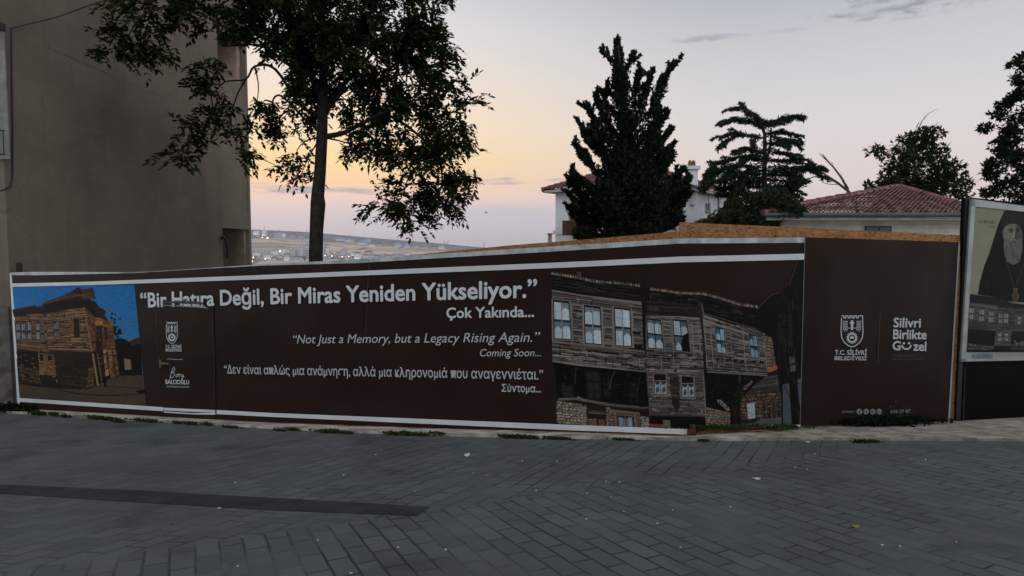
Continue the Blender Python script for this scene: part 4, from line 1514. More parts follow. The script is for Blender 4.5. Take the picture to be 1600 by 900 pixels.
# torn flap of vinyl along the head of the door
mb = MB()
mb.poly([WA.at(*q, OD + .008) for q in ((246, 477.6), (262, 476.4), (310, 478.2), (318, 477.8), (325.5, 481.8), (316, 481), (262, 477.6), (246, 478.6))])
mb.build('torn_flap', mat('torn_vinyl', (.40, .36, .36), .6, .2, 20), ban)
mb = MB()
mb.poly([WA.at(*q, OT + .009) for q in ((254, 470.6), (300, 470), (318, 472.6), (318, 476), (262, 473.4), (254, 475.4))])
mb.build('torn_flap', mat('torn_vinyl_back', (.10, .085, .085), .7, .3, 25), ban)

# ------------------------------------------------------------------ the plain brown banner on the right
ban2 = thing('banner', (4.7, 8.1, -.9), 'plain dark brown banner with white crest and slogan right of the pictures', 'banner')
O2 = OB + .008
mb = MB()
pts = []
for k in range(13):
    x = 1258 + (1499.5 - 1258) * k / 12
    yt = float(np.interp(x, [1258, 1380, 1499.5], [370.6, 374.5, 378.4]))
    xb = 1250 + (1482 - 1250) * k / 12
    yb = float(np.interp(xb, [1250, 1366, 1482], [665.8, 662.5, 656.8]))
    pts.append([WB.at(x + (xb - x) * s / 6, yt + (yb - yt) * s / 6, O2 + .003 * math.sin(k * 1.1) * math.sin(s * .9)) for s in range(7)])
for a, b_ in zip(pts[:-1], pts[1:]):
    for s in range(6):
        mb.poly([a[s], b_[s], b_[s + 1], a[s + 1]])
mb.build('vinyl_sheet', M_BROWN, ban2)
mb = MB()
mb.poly([WB.at(*q, O2 + .004) for q in ((1497.8, 378.6), (1500, 378.5), (1484, 656.8), (1481.4, 657))])
mb.build('hem', mat('hem_grey', (.40, .43, .46), .6, .1, 5), ban2)
mb = MB()
mb.poly([WB.at(*q, O2 + .004) for q in ((1257.3, 371), (1258.4, 371), (1250.6, 664), (1249.6, 664))])
mb.build('hem', mat('hem_thin', (.22, .2, .2), .6, .1, 5), ban2)
OL = O2 + .006
mb = MB()
crest(mb, WB, 1314.2, 493.4, 1348.4, 542, OL)
letter(mb, WB, "T.C. SİLİVRİ", (1304.4, 554.0), (1354, 554.4), 6.8, OL, bold=.002)
letter(mb, WB, "BELEDİYESİ", (1304, 562.4), (1353.6, 562.8), 5.6, OL, bold=.002)
letter(mb, WB, "Silivri", (1396, 511), (1438, 511.4), 14.2, OL, bold=.0048)
letter(mb, WB, "Birlikte", (1395.4, 529.3), (1447, 529.9), 14.2, OL, bold=.0048)
letter(mb, WB, "G", (1394.6, 546.7), (1406.6, 546.9), 13.4, OL, bold=.0048)
letter(mb, WB, "zel", (1426.8, 547.5), (1446.6, 547.9), 13.6, OL, bold=.0048)
for cx in (1412.2, 1420.4):
    shape(mb, WB, [(cx + 1.9 * math.cos(a), 536.3 + 1.9 * math.sin(a)) for a in np.linspace(0, 6.283, 15)[:-1]], OL)
arc = [(1416.3 + 7.0 * math.cos(a), 539.2 + 6.2 * math.sin(a)) for a in np.linspace(math.pi * .98, math.pi * .02, 14)]
stroke(mb, WB, arc, 2.6, OL)
mb.build('lettering', M_LETTER2, ban2)
mb = MB()
shape(mb, WB, [(1375, 488), (1375.7, 488), (1372.2, 568), (1371.5, 568)], OL)
letter(mb, WB, "TARİHİ, DOĞASI VE", (1394, 557.2), (1430, 557.5), 3.0, OL)
letter(mb, WB, "KÜLTÜRÜYLE HEP BİRLİKTE", (1393.4, 562.2), (1445, 562.6), 3.0, OL)
mb.build('lettering', M_DIM, ban2)
M_GREYL = mat('letter_grey', (.36, .36, .37), .6, .03, 3)
mb = MB()
letter(mb, WB, "silivribel /", (1315.4, 645), (1336.8, 644.6), 3.6, OL, shear=.2)
letter(mb, WB, "444 20 47", (1390.5, 646), (1422.4, 645.2), 5.4, OL, bold=.001, shear=.2)
for k, cx in enumerate((1342.8, 1353.3, 1363.6, 1373.8)):
    shape(mb, WB, [(cx + 4.2 * math.cos(a), 643.2 + 4.4 * math.sin(a)) for a in np.linspace(0, 6.283, 22)[:-1]], OL)
mb.build('lettering', M_GREYL, ban2)
mb = MB()
letter(mb, WB, "f", (1341.4, 646.4), (1344.4, 646.4), 5.6, OL + .001, bold=.0015)
stroke(mb, WB, [(1351, 640.8), (1355.6, 645.8)], 1.0, OL + .001)
stroke(mb, WB, [(1355.6, 640.8), (1351, 645.8)], .6, OL + .002)
stroke(mb, WB, [(1361.4, 641), (1365.8, 641), (1365.8, 645.4), (1361.4, 645.4), (1361.4, 641)], .7, OL + .001)
ring(mb, WB, 1363.6, 643.2, .8, 1.4, OL + .002, seg=14)
stroke(mb, WB, [(1371.4, 641.6), (1376.2, 641.6), (1376.2, 645), (1371.4, 645), (1371.4, 641.6)], .7, OL + .001)
shape(mb, WB, [(1373, 642.4), (1375, 643.3), (1373, 644.2)], OL + .002)
mb.build('icon_mark', M_BROWN, ban2)

# ------------------------------------------------------------------ black hoarding and the poster on it
M_BLACK = mat('black_sheet', (.006, .006, .006), .6, .1, 2, .05, 6, spec=.06)
WPB = Wall(WB.at(1500, 500, .03), WB.at(1600, 500, .03))
mb = MB()
mb.prism([WPB.at(*q) for q in ((1493.5, 658), (1509.5, 308.5), (1518.5, 308.5), (1720, 332), (1720, 648))], np.append(-WB.n * .07, 0))
bh = mb.build('black_fence', M_BLACK)
tag(bh, 'black sheet metal fence at the right carrying the portrait poster', 'fence')
mb = MB()
mb.prism([WPB.at(*q, .012) for q in ((1507.3, 572), (1508.6, 572), (1506.2, 656), (1504.8, 656))], np.append(-WB.n * .01, 0))
mb.build('edge_trim', mat('rust_edge', (.06, .03, .025), .8, .2, 9), bh)
mb = MB()
mb.prism([WPB.at(*q, .02) for q in ((1494.2, 656), (1510, 309), (1516, 309.4), (1500.6, 656))], np.append(-WB.n * .018, 0))
mb.build('post', M_DARKMETAL, bh)

pos = thing('poster', WPB.at(1590, 560, .06), 'white framed poster of a bearded priest in black above old timber houses', 'poster')
OPo = .05
PX = lambda u, v: (1518.3 + (1664 - 1518.3) * u + (-16.2 * v) * (1 - u) - 6 * v * u, (310.5 + 20 * u) + ((565 - 310.5) + (562 - 330.5 - (565 - 310.5)) * u) * v)
WP2 = WPB
mb = MB()
fr = .052
mb.prism([WP2.at(*PX(u, v), OPo) for u, v in ((0, 1), (1, 1), (1, 0), (0, 0))], np.append(-WB.n * .04, 0))
mb.build('backing', mat('poster_white', (.36, .36, .34), .6, .08, 3), pos)
mb = MB()
M_FR = mat('poster_frame', (.40, .405, .39), .5, .08, 4)
for q in (((0, 0), (1, 0), (1, .03), (0, .045)), ((0, 0), (.045, 0), (.04, 1), (0, 1)), ((0, .982), (1, .982), (1, 1), (0, 1)), ((.96, 0), (1, 0), (1, 1), (.96, 1))):
    mb.prism([WP2.at(*PX(*c), OPo + .014) for c in q[::-1]], np.append(-WB.n * .0135, 0))
mb.build('frame', M_FR, pos)


def on_poster(mb_, pts, off, col):
    mb_.poly([WP2.at(*q, off) for q in pts], 0, col)


pp = Print(on_poster, OPo + .001, 1.25)
ol = lambda py: 1523.6 - (py - 317) * 12.5 / 232      # left edge of the picture area
OLV = (126, 126, 92)
for k in range(12):
    a, b_ = 317 + k * 19.2, 317 + (k + 1) * 19.2
    e0, e1 = 318 + 20, 318 + 20
    c_ = (122 + k * 1.4, 121 + k * 1.3, 98 + k * 1.6)
    pp.p([(ol(a), a), (1656, a + (14 if k == 0 else 0)), (1656, b_), (ol(b_), b_)], c_, 0)
for k in range(14):
    x_, y_ = random.uniform(1526, 1650), random.uniform(320, 332)
    pp.p([(x_, y_), (x_ + random.uniform(4, 14), y_ + random.uniform(-2, 2)), (x_ + random.uniform(2, 10), y_ + random.uniform(3, 8))], pp.jit((106, 104, 70), .06), 1)
ROBE, ROBE2 = (16, 17, 15), (24, 25, 22)
pp.p([(1527.5, 462), (1531, 440), (1538, 415), (1546, 395), (1553, 372), (1560, 350), (1567, 334), (1576, 325.5), (1586, 323.6), (1594, 325.5), (1602, 334), (1610, 356), (1617, 386), (1628, 410), (1640, 440), (1646, 476), (1560, 470)], ROBE, 2)
for k in range(14):
    x_ = random.uniform(1540, 1630)
    pp.line([(x_, random.uniform(400, 430)), (x_ + random.uniform(-8, 8), random.uniform(445, 468))], random.uniform(.8, 2.5), pp.jit(ROBE2, .2), 3)
pp.p([(1565.5, 340), (1572, 330), (1584, 326), (1594, 329), (1600, 340), (1601, 352), (1566, 356)], (33, 33, 30), 3)
SK1, SK2, SK3 = (104, 100, 87), (74, 71, 62), (40, 38, 33)
pp.p([(1567, 361), (1570, 354), (1576, 350.5), (1584, 349.6), (1592, 352), (1597, 360), (1598, 374), (1596, 382), (1570, 382), (1567.5, 371)], SK1, 4)
pp.p([(1588, 351), (1592, 352), (1597, 360), (1598, 374), (1596, 382), (1588, 380), (1586, 368)], SK2, 5)
pp.p([(1566.4, 360), (1569, 361), (1570, 368), (1567.6, 370), (1566, 365)], (86, 83, 72), 5)        # ear
for a, b_ in ((1576, 1583.4), (1586.6, 1593)):                                                    # brows and eyes
    pp.p([(a, 358.6), ((a + b_) / 2, 356.8), (b_, 358.2), (b_, 360.2), (a, 360.4)], SK3, 6)
    pp.p([(a + .6, 362.4), ((a + b_) / 2, 360.8), (b_ - .3, 362.2), ((a + b_) / 2, 363.8)], (40, 39, 34), 7)
pp.p([(1584.2, 360), (1585.8, 360), (1587, 369), (1586.4, 372), (1582.4, 372.4), (1582, 370.6)], (122, 118, 103), 7)
pp.p([(1586, 362), (1588, 370), (1586.6, 372.6), (1582.8, 373.4), (1586, 371)], SK3, 8)
BEARD = (92, 91, 83)
pp.p([(1569, 371), (1574, 375.5), (1582, 374.4), (1590, 374.6), (1596, 372), (1597.6, 384), (1596, 398), (1591, 410), (1584, 414), (1577, 411), (1570, 400), (1568, 385)], BEARD, 8)
pp.p([(1579, 378), (1585, 376.6), (1590, 378.4), (1585, 379.6)], (74, 70, 60), 10)
for k in range(70):
    x_ = random.uniform(1569.5, 1596)
    y_ = random.uniform(376, 402)
    pp.line([(x_, y_), (x_ + (1583 - x_) * .12 + random.uniform(-.6, .6), y_ + random.uniform(5, 11))], random.uniform(.4, 1.0), pp.jit((84, 83, 76), .3), 9)
# chain and medallion
pp.line([(1574, 412), (1579, 430), (1584, 446)], .6, (74, 70, 52), 6)
pp.line([(1600, 410), (1594, 430), (1587, 446)], .6, (74, 70, 52), 6)
pp.p([(1583, 450), (1590.5, 450), (1590.5, 454), (1583, 454)], (80, 71, 48), 6)
pp.p([(1586.5 + 5.4 * math.cos(a), 463.4 + 8.6 * math.sin(a)) for a in np.linspace(0, 6.283, 20)[:-1]], (82, 73, 48), 6)
pp.p([(1586.5 + 3.4 * math.cos(a), 463.4 + 6.0 * math.sin(a)) for a in np.linspace(0, 6.283, 20)[:-1]], (52, 45, 30), 7)
pp.p([(1586.5 + 1.8 * math.cos(a), 464 + 3.8 * math.sin(a)) for a in np.linspace(0, 6.283, 12)[:-1]], (72, 64, 42), 8)
# grey timber houses in the lower part
G1 = (72, 72, 68)
pp.p([(ol(460), 459), (1550, 463), (1566, 471), (1600, 476), (1656, 474), (1656, 548), (ol(548), 548)], (26, 26, 24), 9)
pp.planks([(ol(472), 471), (1560, 478), (1556, 517), (ol(515), 514)], 14, G1, 10, .25)
pp.planks([(1560, 480), (1586, 482), (1583, 518), (1556, 517)], 14, (64, 64, 60), 10, .25)
pp.planks([(1586, 480), (1656, 480), (1656, 518), (1583, 518)], 14, (68, 68, 64), 10, .25)
pp.line([(ol(460), 459.5), (1550, 464), (1566, 471), (1600, 475.5)], 1.4, (92, 92, 88), 12)
pp.p([(1516, 460), (1560, 465), (1586, 476), (1656, 476), (1656, 482), (1560, 481), (1559, 477), (1516, 472)], (30, 30, 28), 12)
for x_, y_, w_, h_ in ((1514.5, 480, 7, 19), (1530, 482, 8, 20), (1545, 484.5, 8, 19), (1560.5, 489, 6, 16), (1569, 489, 6.5, 16), (1590.5, 493, 5, 14), (1608, 493, 6, 14), (1630, 493, 6, 14)):
    pp.window([(x_, y_), (x_ + w_, y_ + .4), (x_ + w_ - .4, y_ + h_), (x_ - .6, y_ + h_)], 13, (88, 88, 84), (126, 128, 128), (74, 76, 76))
pp.p([(ol(518), 514), (1555, 518), (1553, 538), (ol(536), 535)], (22, 22, 21), 14)
pp.planks([(1556, 517), (1581, 518), (1579, 541), (1553, 541)], 10, (84, 84, 79), 14)
for x_ in (1559.5, 1570.5):
    pp.window([(x_, 519), (x_ + 5, 519.5), (x_ + 4.6, 533), (x_ - .5, 533)], 16, (84, 84, 80), (134, 136, 134), (28, 28, 27))
pp.stones([(ol(537), 536), (1553, 541), (1552, 548), (ol(548), 547)], 12, 2, (80, 80, 75), 15)
pp.p([(1582, 518), (1656, 518), (1656, 548), (1579, 548)], (24, 24, 22), 14)
pp.stones([(1580, 538), (1600, 532), (1640, 540), (1640, 547), (1578, 547)], 9, 3, (96, 96, 90), 15)
pp.line([(1585, 532), (1590, 539)], 1.6, (110, 110, 104), 17)
pp.line([(1592, 524), (1593, 545)], 1.2, (30, 30, 28), 18)
pp.p([(1553, 541), (1580, 541), (1579, 548), (1552, 548)], (20, 20, 19), 17)
pp.p([(ol(547), 546.8), (1656, 547), (1656, 550), (ol(550), 550)], (12, 12, 12), 19)
pp.mb.build('printed_picture', M_POSTER, pos)
mb = MB()
letter(mb, WP2, "Ο ΑΓΙΟΣ", (1530, 348.6), (1555.4, 349.6), 4.4, OPo + .004)
letter(mb, WP2, "Συρι", (1545, 355.2), (1554.6, 355.8), 3.0, OPo + .004)
mb.build('lettering', mat('ink_dark', (.06, .06, .045), .6, .02, 3), pos)
mb = MB()
shape(mb, WP2, [(1521, 553), (1524, 553), (1524, 560.5), (1520, 560.5)], OPo + .012)
letter(mb, WP2, "T.C. SİLİVRİ", (1526, 556.6), (1551, 556.6), 3.4, OPo + .012, bold=.0006)
letter(mb, WP2, "BELEDİYESİ", (1526, 560.6), (1551, 560.6), 2.8, OPo + .012, bold=.0006)
mb.build('lettering', mat('ink_blue', (.12, .24, .32), .6, .02, 3), pos)

# ------------------------------------------------------------------ white house with the tiled hip roof behind the cypress
M_WWALL = mat('white_render', (.70, .71, .72), .9, .06, 1.2, .15, 10)
M_TILE = mat('roof_tiles', (.19, .090, .072), .85, .22, 2.5, .2, 12)
M_EAVE = mat('eave_wood', (.42, .40, .39), .8, .08, 3)
M_SHUT = mat('brown_shutter', (.17, .075, .05), .7, .15, 6)
M_WOODDK = mat('dark_balcony_wood', (.055, .026, .015), .7, .2, 5)


def tiled(mb_, e0, e1, r0, r1, pitch=.24, rows=16, h=.05):
    """one roof slope of pantiles: eave from e0 to e1, upper edge from r0 to r1 (r0 may equal r1)"""
    e0, e1, r0, r1 = [np.array(q, float) for q in (e0, e1, r0, r1)]
    W_ = np.linalg.norm(e1 - e0)
    nrm = np.cross(e1 - e0, r0 - e0)
    nrm /= np.linalg.norm(nrm)
    if nrm[2] < 0:
        nrm = -nrm
    nu = max(4, int(W_ / pitch) * 4)
    ud = (e1 - e0) / W_
    for j in range(rows):
        v0, v1 = j / rows, (j + 1.06) / rows
        lft = [e0 + (r0 - e0) * v for v in (v0, min(1, v1))]
        rgt = [e1 + (r1 - e1) * v for v in (v0, min(1, v1))]
        a0, a1 = max((q - e0) @ ud for q in lft[:1]), (rgt[0] - e0) @ ud
        n_ = max(2, int(nu * (a1 - a0) / W_))
        prev = None
        for k in range(n_ + 1):
            s = a0 + (a1 - a0) * k / n_
            ph = s / pitch * 2 * math.pi
            z = h * (.5 + .5 * math.cos(ph))
            q0 = lft[0] + (rgt[0] - lft[0]) * ((s - a0) / max(1e-6, a1 - a0)) + nrm * (z + .035)
            b0, b1 = (lft[1] - e0) @ ud, (rgt[1] - e0) @ ud
            s2 = min(max(s, b0), b1)
            f2 = (s2 - b0) / max(1e-6, b1 - b0)
            q1 = lft[1] + (rgt[1] - lft[1]) * f2 + nrm * z
            if prev:
                mb_.poly([prev[0], q0, q1, prev[1]])
            prev = (q0, q1)


def ridge(mb_, a, b_, rad=.11, n=14):
    a, b_ = np.array(a, float), np.array(b_, float)
    for k in range(n):
        mb_.tube([a + (b_ - a) * k / n + np.array([0, 0, .02]), a + (b_ - a) * (k + 1.05) / n + np.array([0, 0, .0])], [rad * 1.08, rad * .92], 7)


EZ = 2.60                                    # eave height over eye level
cor = P(1021, 289.5, 27.0)
lft = P(868, 300, 30.3)
rgt = P(1126, 307.5, 33.0)
ez = CZ + EZ
du, dv = (lft[:2] - cor[:2]), (rgt[:2] - cor[:2])
du /= np.linalg.norm(du)
dv -= du * (dv @ du)
LU = np.linalg.norm(lft[:2] - cor[:2])
LV = np.linalg.norm(rgt[:2] - cor[:2])
dv /= np.linalg.norm(dv)


def hp(u, v, z):
    q = cor[:2] + du * u + dv * v
    return (q[0], q[1], z)


wh = thing('house', hp(LU / 2, LV / 2, -2.4), 'white two storey house with red tiled roof half hidden by the dark conifer', 'house')
mb = MB()
mb.box((.0, .0, -3.0), (LU, LV, ez - .02), 0, lambda q: hp(*q))
mb.box((-.05, -.05, ez - 1.94), (LU + .12, -.003, ez - 1.76), 0, lambda q: hp(*q))
mb.build('wall', M_WWALL, wh)
ov = .42
mb = MB()
mb.box((-ov, -ov, ez), (LU + ov, LV + ov, ez + .10), 0, lambda q: hp(*q))
mb.build('eave', M_EAVE, wh)
mb = MB()
hr = 1.25
zr = ez + .12
A_, B_, C_, D_ = hp(-ov - .05, -ov - .05, zr), hp(LU + ov + .05, -ov - .05, zr), hp(LU + ov + .05, LV + ov, zr), hp(-ov - .05, LV + ov, zr)
m1, m2 = hp(LU / 2, LU / 2, zr + hr), hp(LU / 2, LV - LU / 2, zr + hr)
tiled(mb, A_, B_, m1, m1)
tiled(mb, D_, A_, m2, m1)
tiled(mb, B_, C_, m1, m2)
tiled(mb, C_, D_, m2, m2)
for a, b_ in ((A_, m1), (B_, m1), (C_, m2), (D_, m2), (m1, m2)):
    ridge(mb, a, b_)
roof = mb.build('roof', M_TILE, wh)
M_POT = mat('chimney_pot', (.16, .08, .05), .85, .2, 9)


def chimney(px0, px1, pt, pb, Y, pot=True):
    a, b_ = P(px0, pt, Y), P(px1, pt, Y)
    zb_ = P(px0, pb, Y)[2] - .8
    w2 = b_[0] - a[0]
    m_ = MB()
    m_.box((a[0], Y, zb_), (b_[0], Y + w2, a[2] - .22))
    m_.box((a[0] - .09, Y - .09, a[2] - .219), (b_[0] + .09, Y + w2 + .09, a[2] - .06))
    ch = m_.build('chimney', M_WWALL, roof)
    if pot:
        m_ = MB()
        for sx in (.33, .67):
            m_.tube([(a[0] + w2 * sx, Y + w2 * .5, a[2] - .06), (a[0] + w2 * sx, Y + w2 * .5, a[2] + .12), (a[0] + w2 * sx, Y + w2 * .5, a[2] + .22)], [.11, .09, .05], 8)
        m_.build('chimney_pot', M_POT, ch)


chimney(1075, 1091, 257, 292, 29.6)
chimney(1125, 1139, 268, 302, 32.0, False)
chimney(921, 929, 282, 290, 30.0, False)
# left gable window with shutter, dark timber balcony, ledge
nl = -dv                                     # outward normal of the left face


def onleft(px, py, off=.0):
    r = ray(px, py)
    n2 = np.array([dv[0], dv[1]])
    tt = (n2 @ (cor[:2] - n2 * off)) / (n2 @ r[:2])
    return CAMP + r * tt


def leftbox(px0, px1, pt, pb, o0, o1, m_):
    pts = [onleft(px0, pb, o1), onleft(px1, pb, o1), onleft(px1, pt, o1), onleft(px0, pt, o1)]
    m_.prism(pts, (dv[0] * (o1 - o0), dv[1] * (o1 - o0), 0))


mb = MB()
leftbox(888.4, 904, 315.5, 367, -.02, .05, mb)
wn = mb.build('window', M_EAVE, wh)
mb = MB()
leftbox(890.4, 902, 318.5, 346, 0, .08, mb)
for k in range(11):
    leftbox(890.6, 901.8, 319 + k * 2.4, 320.6 + k * 2.4, .08, .10, mb)
mb.build('shutter', M_SHUT, wn)
mb = MB()
leftbox(878.6, 893, 344.6, 367.4, .05, .75, mb)
mb.build('balcony', M_WOODDK, wh)
mb = MB()
leftbox(1004, 1017, 320, 352, -.02, .05, mb)
w2 = mb.build('window', M_EAVE, wh)
mb = MB()
leftbox(1006, 1015, 322, 350, 0, .07, mb)
mb.build('pane', M_GLASS, w2)


def onright(px, py, off=.0):
    r = ray(px, py)
    n2 = np.array([du[0], du[1]])
    tt = (n2 @ (cor[:2] - n2 * off)) / (n2 @ r[:2])
    return CAMP + r * tt


for a0, a1, t0, t1 in ((1103, 1111, 317, 333), (1052, 1060, 312, 342)):
    mb = MB()
    mb.prism([onright(a0, t1, .05), onright(a1, t1, .05), onright(a1, t0, .05), onright(a0, t0, .05)], (du[0] * .07, du[1] * .07, 0))
    w2 = mb.build('window', M_EAVE, wh)
    mb = MB()
    mb.prism([onright(a0 + 1.2, t1 - 1, .07), onright(a1 - 1.2, t1 - 1, .07), onright(a1 - 1.2, t0 + 1.2, .07), onright(a0 + 1.2, t0 + 1.2, .07)], (du[0] * .05, du[1] * .05, 0))
    mb.build('pane', M_GLASS, w2)
# low pinkish gate pillar beside it
a = P(859.5, 364.5, 26.5)
mb = MB()
mb.box((a[0] - .075, 26.5, -3.2), (a[0] + .075, 26.7, a[2] - .05))
mb.box((a[0] - .11, 26.46, a[2] - .05), (a[0] + .11, 26.74, a[2]))
tag(mb.build('garden_pillar', mat('pillar_stone', (.30, .20, .17), .9, .2, 8)), 'slim pinkish masonry pillar left of the white house', 'pillar')

# ------------------------------------------------------------------ low house with pantiles and pale boarding on the right
YS = 22.0
ea, eb = P(1193, 331.5, YS), P(1545, 336.5, YS)
ze = ea[2] - .05
apx = P(1404, 291.5, YS + 4.3)
lowh = thing('house', (apx[0], YS + 4, -2.4), 'low house with pale boarded wall and red pantile hip roof', 'house')
M_SIDING = mat('pale_boarding', (.50, .455, .385), .75, .08, 2.0, .1, 8)
xw0, xw1 = P(1218, 345, YS + .55)[0], eb[0] - .5
mb = MB()
for k in range(26):                          # lapped boards
    z0 = ze - .22 - k * .13
    mb.prism([(xw0, YS + .55 - .018, z0 - .128), (xw1, YS + .55 - .018, z0 - .128), (xw1, YS + .55, z0), (xw0, YS + .55, z0)], (0, .05, 0))
mb.box((xw0 + .01, YS + .60, -3.0), (xw1 - .01, YS + 7.6, ze - .1))
mb.build('wall', M_SIDING, lowh)
M_GUT = mat('gutter_metal', (.07, .072, .07), .5, .1, 5)
mb = MB()
mb.box((xw0 - .14, YS + .50, -3.0), (xw0 - .012, YS + .62, ze - .2))
mb.build('corner_post', M_DARKMETAL, lowh)
mb = MB()
mb.tube([(xw0 - .02, YS + .38, ze - .05), (xw0 - .02, YS + .38, -2.6)], .045, 8)
mb.build('downpipe', M_EAVE, lowh)
mb = MB()
mb.box((ea[0] + .12, YS + .06, ze - .22), (eb[0], YS + 8, ze - .12))
mb.build('eave', M_EAVE, lowh)
mb = MB()
for k in range(30):
    s0, s1 = k / 30, (k + 1) / 30
    a = ea + (eb - ea) * s0
    b_ = ea + (eb - ea) * s1
mb.tube([(ea[0], YS - .04, ze - .04), (eb[0], YS - .04, ze - .04)], .085, 9)
mb.build('gutter', M_GUT, lowh)
mb = MB()
C0, C1 = np.array([ea[0] - .02, YS, ze + .02]), np.array([eb[0], YS, ze + .02])
D0, D1 = np.array([ea[0] - .02, YS + 8.6, ze + .02]), np.array([eb[0], YS + 8.6, ze + .02])
tiled(mb, C0, C1, apx, apx, .168, 22, .045)
tiled(mb, D0, C0, apx, apx, .168, 22, .045)
tiled(mb, C1, D1, apx, apx, .168, 22, .045)
tiled(mb, D1, D0, apx, apx, .168, 22, .045)
for a in (C0, C1, D0, D1):
    ridge(mb, a, apx, .12, 22)
M_PAN = mat('pantiles', (.215, .100, .084), .75, .26, 3.5, .2, 14)
mb.build('roof', M_PAN, lowh)
mb = MB()
a, b_ = P(1351.5, 353, YS + .53), P(1392.5, 353, YS + .53)
zb_ = P(1370, 366, YS + .53)[2]
mb.box((a[0], YS + .49, zb_), (b_[0], YS + .54, a[2]))
w2 = mb.build('window', M_DARKMETAL, lowh)
mb = MB()
mb.box((a[0] + .05, YS + .475, zb_), ((a[0] + b_[0]) / 2 - .03, YS + .487, a[2] - .06))
mb.box(((a[0] + b_[0]) / 2 + .03, YS + .475, zb_), (b_[0] - .05, YS + .487, a[2] - .06))
mb.build('pane', mat('dark_pane', (.012, .012, .012), .2, .1, 3), w2)

# ------------------------------------------------------------------ the town in the valley
M_TW = [mat('town_white', (.82, .81, .80), .9, .1, .05), mat('town_grey', (.52, .53, .56), .9, .1, .05), mat('town_tan', (.60, .50, .43), .9, .1, .05), mat('town_blue', (.42, .48, .56), .9, .1, .05)]
M_TR = [mat('town_red_roof', (.36, .19, .155), .9, .15, .05), mat('town_grey_roof', (.42, .41, .42), .9, .15, .05)]  # pale town walls and roofs, distance haze mixed into their tones
M_TWIN = mat('town_window', (.22, .235, .27), .4, .1, .05)


def town_house(px, py_b, wpx, hpx, Y, wall, roof_, label, group, nwin, nfl, flat):
    label = label % (wall.name.split('_')[1], roof_.name.split('_')[1])
    a, b_ = P(px - wpx / 2, py_b, Y), P(px + wpx / 2, py_b, Y)
    h = hpx / 1000 * Y
    W_ = b_[0] - a[0]
    z0 = a[2]
    ht = thing('town_house' if not flat else 'apartment_block', ((a[0] + b_[0]) / 2, Y, z0), label, 'house' if not flat else 'apartment block', group)
    d = min(W_, 14)
    m_ = MB()
    m_.box((a[0], Y, z0 - 6), (b_[0], Y + d, z0 + h))
    m_.build('wall', wall, ht)
    m_ = MB()
    if flat:
        m_.box((a[0] - .3, Y - .3, z0 + h + .01), (b_[0] + .3, Y + d + .3, z0 + h + .6))
        m_.box((a[0] + W_ * .35, Y + d * .3, z0 + h + .61), (a[0] + W_ * .6, Y + d * .6, z0 + h + 2.6))
    else:
        x0_, x1_, y0_, y1_ = a[0] - .5, b_[0] + .5, Y - .5, Y + d + .5
        zz, t_ = z0 + h + .01, h * .32
        xm, ym = (x0_ + x1_) / 2, (y0_ + y1_) / 2
        k = W_ * .22
        m_.add([(x0_, y0_, zz), (x1_, y0_, zz), (x1_, y1_, zz), (x0_, y1_, zz), (xm - k, ym, zz + t_), (xm + k, ym, zz + t_)],
               [(0, 1, 5, 4), (1, 2, 5), (2, 3, 4, 5), (3, 0, 4), (3, 2, 1, 0)])
    m_.build('roof', roof_, ht)
    m_ = MB()
    for i in range(nwin):
        for j in range(nfl):
            x_ = a[0] + W_ * (i + .25) / nwin
            z_ = z0 + h * (j + .3) / nfl
            m_.box((x_, Y - .12, z_), (x_ + W_ / nwin * .5, Y - .02, z_ + h / nfl * .5))
    m_.build('windows', M_TWIN, ht)
    return ht


LBL_H = 'small %s house with %s pitched roof down in the far valley town'
LBL_A = '%s apartment block with %s flat roof standing in the far valley town'
LBL_F = '%s block with %s flat roof on the slope of the far hills'
rt = random.Random(3)
for k in range(64):
    px = rt.uniform(388, 640)
    Y = rt.uniform(560, 880)
    v = float(np.interp(Y, [450, 700, 1000], [412, 402, 394]))
    py = v + rt.uniform(-1.5, 3)
    town_house(px, py, rt.uniform(6, 13), rt.uniform(3.5, 7), Y, rt.choice(M_TW[:3]), rt.choice([M_TR[0], M_TR[1], M_TR[1]]), LBL_H, 'houses in the far valley town', 3, 2, False)
for px, py, wp, hp_, Y, wl_ in ((456, 402, 9, 12, 700, 1), (468, 402, 10, 16, 705, 1), (479, 402, 9, 20, 720, 1), (488, 402, 8, 18, 735, 0), (503, 402, 8, 17, 715, 1), (509, 401, 7, 14, 740, 0), (430, 401, 12, 9, 690, 0),
                          (415, 405, 9, 10, 640, 2), (444, 398, 9, 9, 760, 0), (401, 403, 10, 8, 660, 0)):
    town_house(px, py, wp, hp_, Y, M_TW[wl_], M_TR[1], LBL_A, 'apartment blocks in the far valley town', 4, 5, True)
for px, py, wp, hp_ in ((431, 373, 5, 9), (437, 374, 6, 11), (443, 374, 5, 9), (412, 366, 6, 6), (400, 364.5, 9, 3.5), (456, 371.5, 12, 3), (470, 373, 10, 3), (486, 374, 9, 3), (402, 370.5, 8, 3), (416, 372, 6, 3),
                      (530, 374, 16, 2.5), (545, 376, 14, 2.5), (566, 380, 14, 3), (580, 386, 12, 3.5), (594, 386, 10, 3), (622, 384, 12, 3.5), (636, 385, 10, 3.5), (650, 387, 8, 2.5), (520, 377, 9, 2.2), (664, 388, 9, 2.5), (690, 386.5, 9, 2.5), (574, 379, 9, 5)):
    town_house(px, py, wp, hp_, 2350 if py < 380 else 1900, rt.choice([M_TW[3], M_TW[1], M_TW[0]]), M_TR[1], LBL_F, 'blocks on the far slope', 4, 3, True)
M_TG = mat('town_green', (.09, .11, .075), .95, .2, .2)
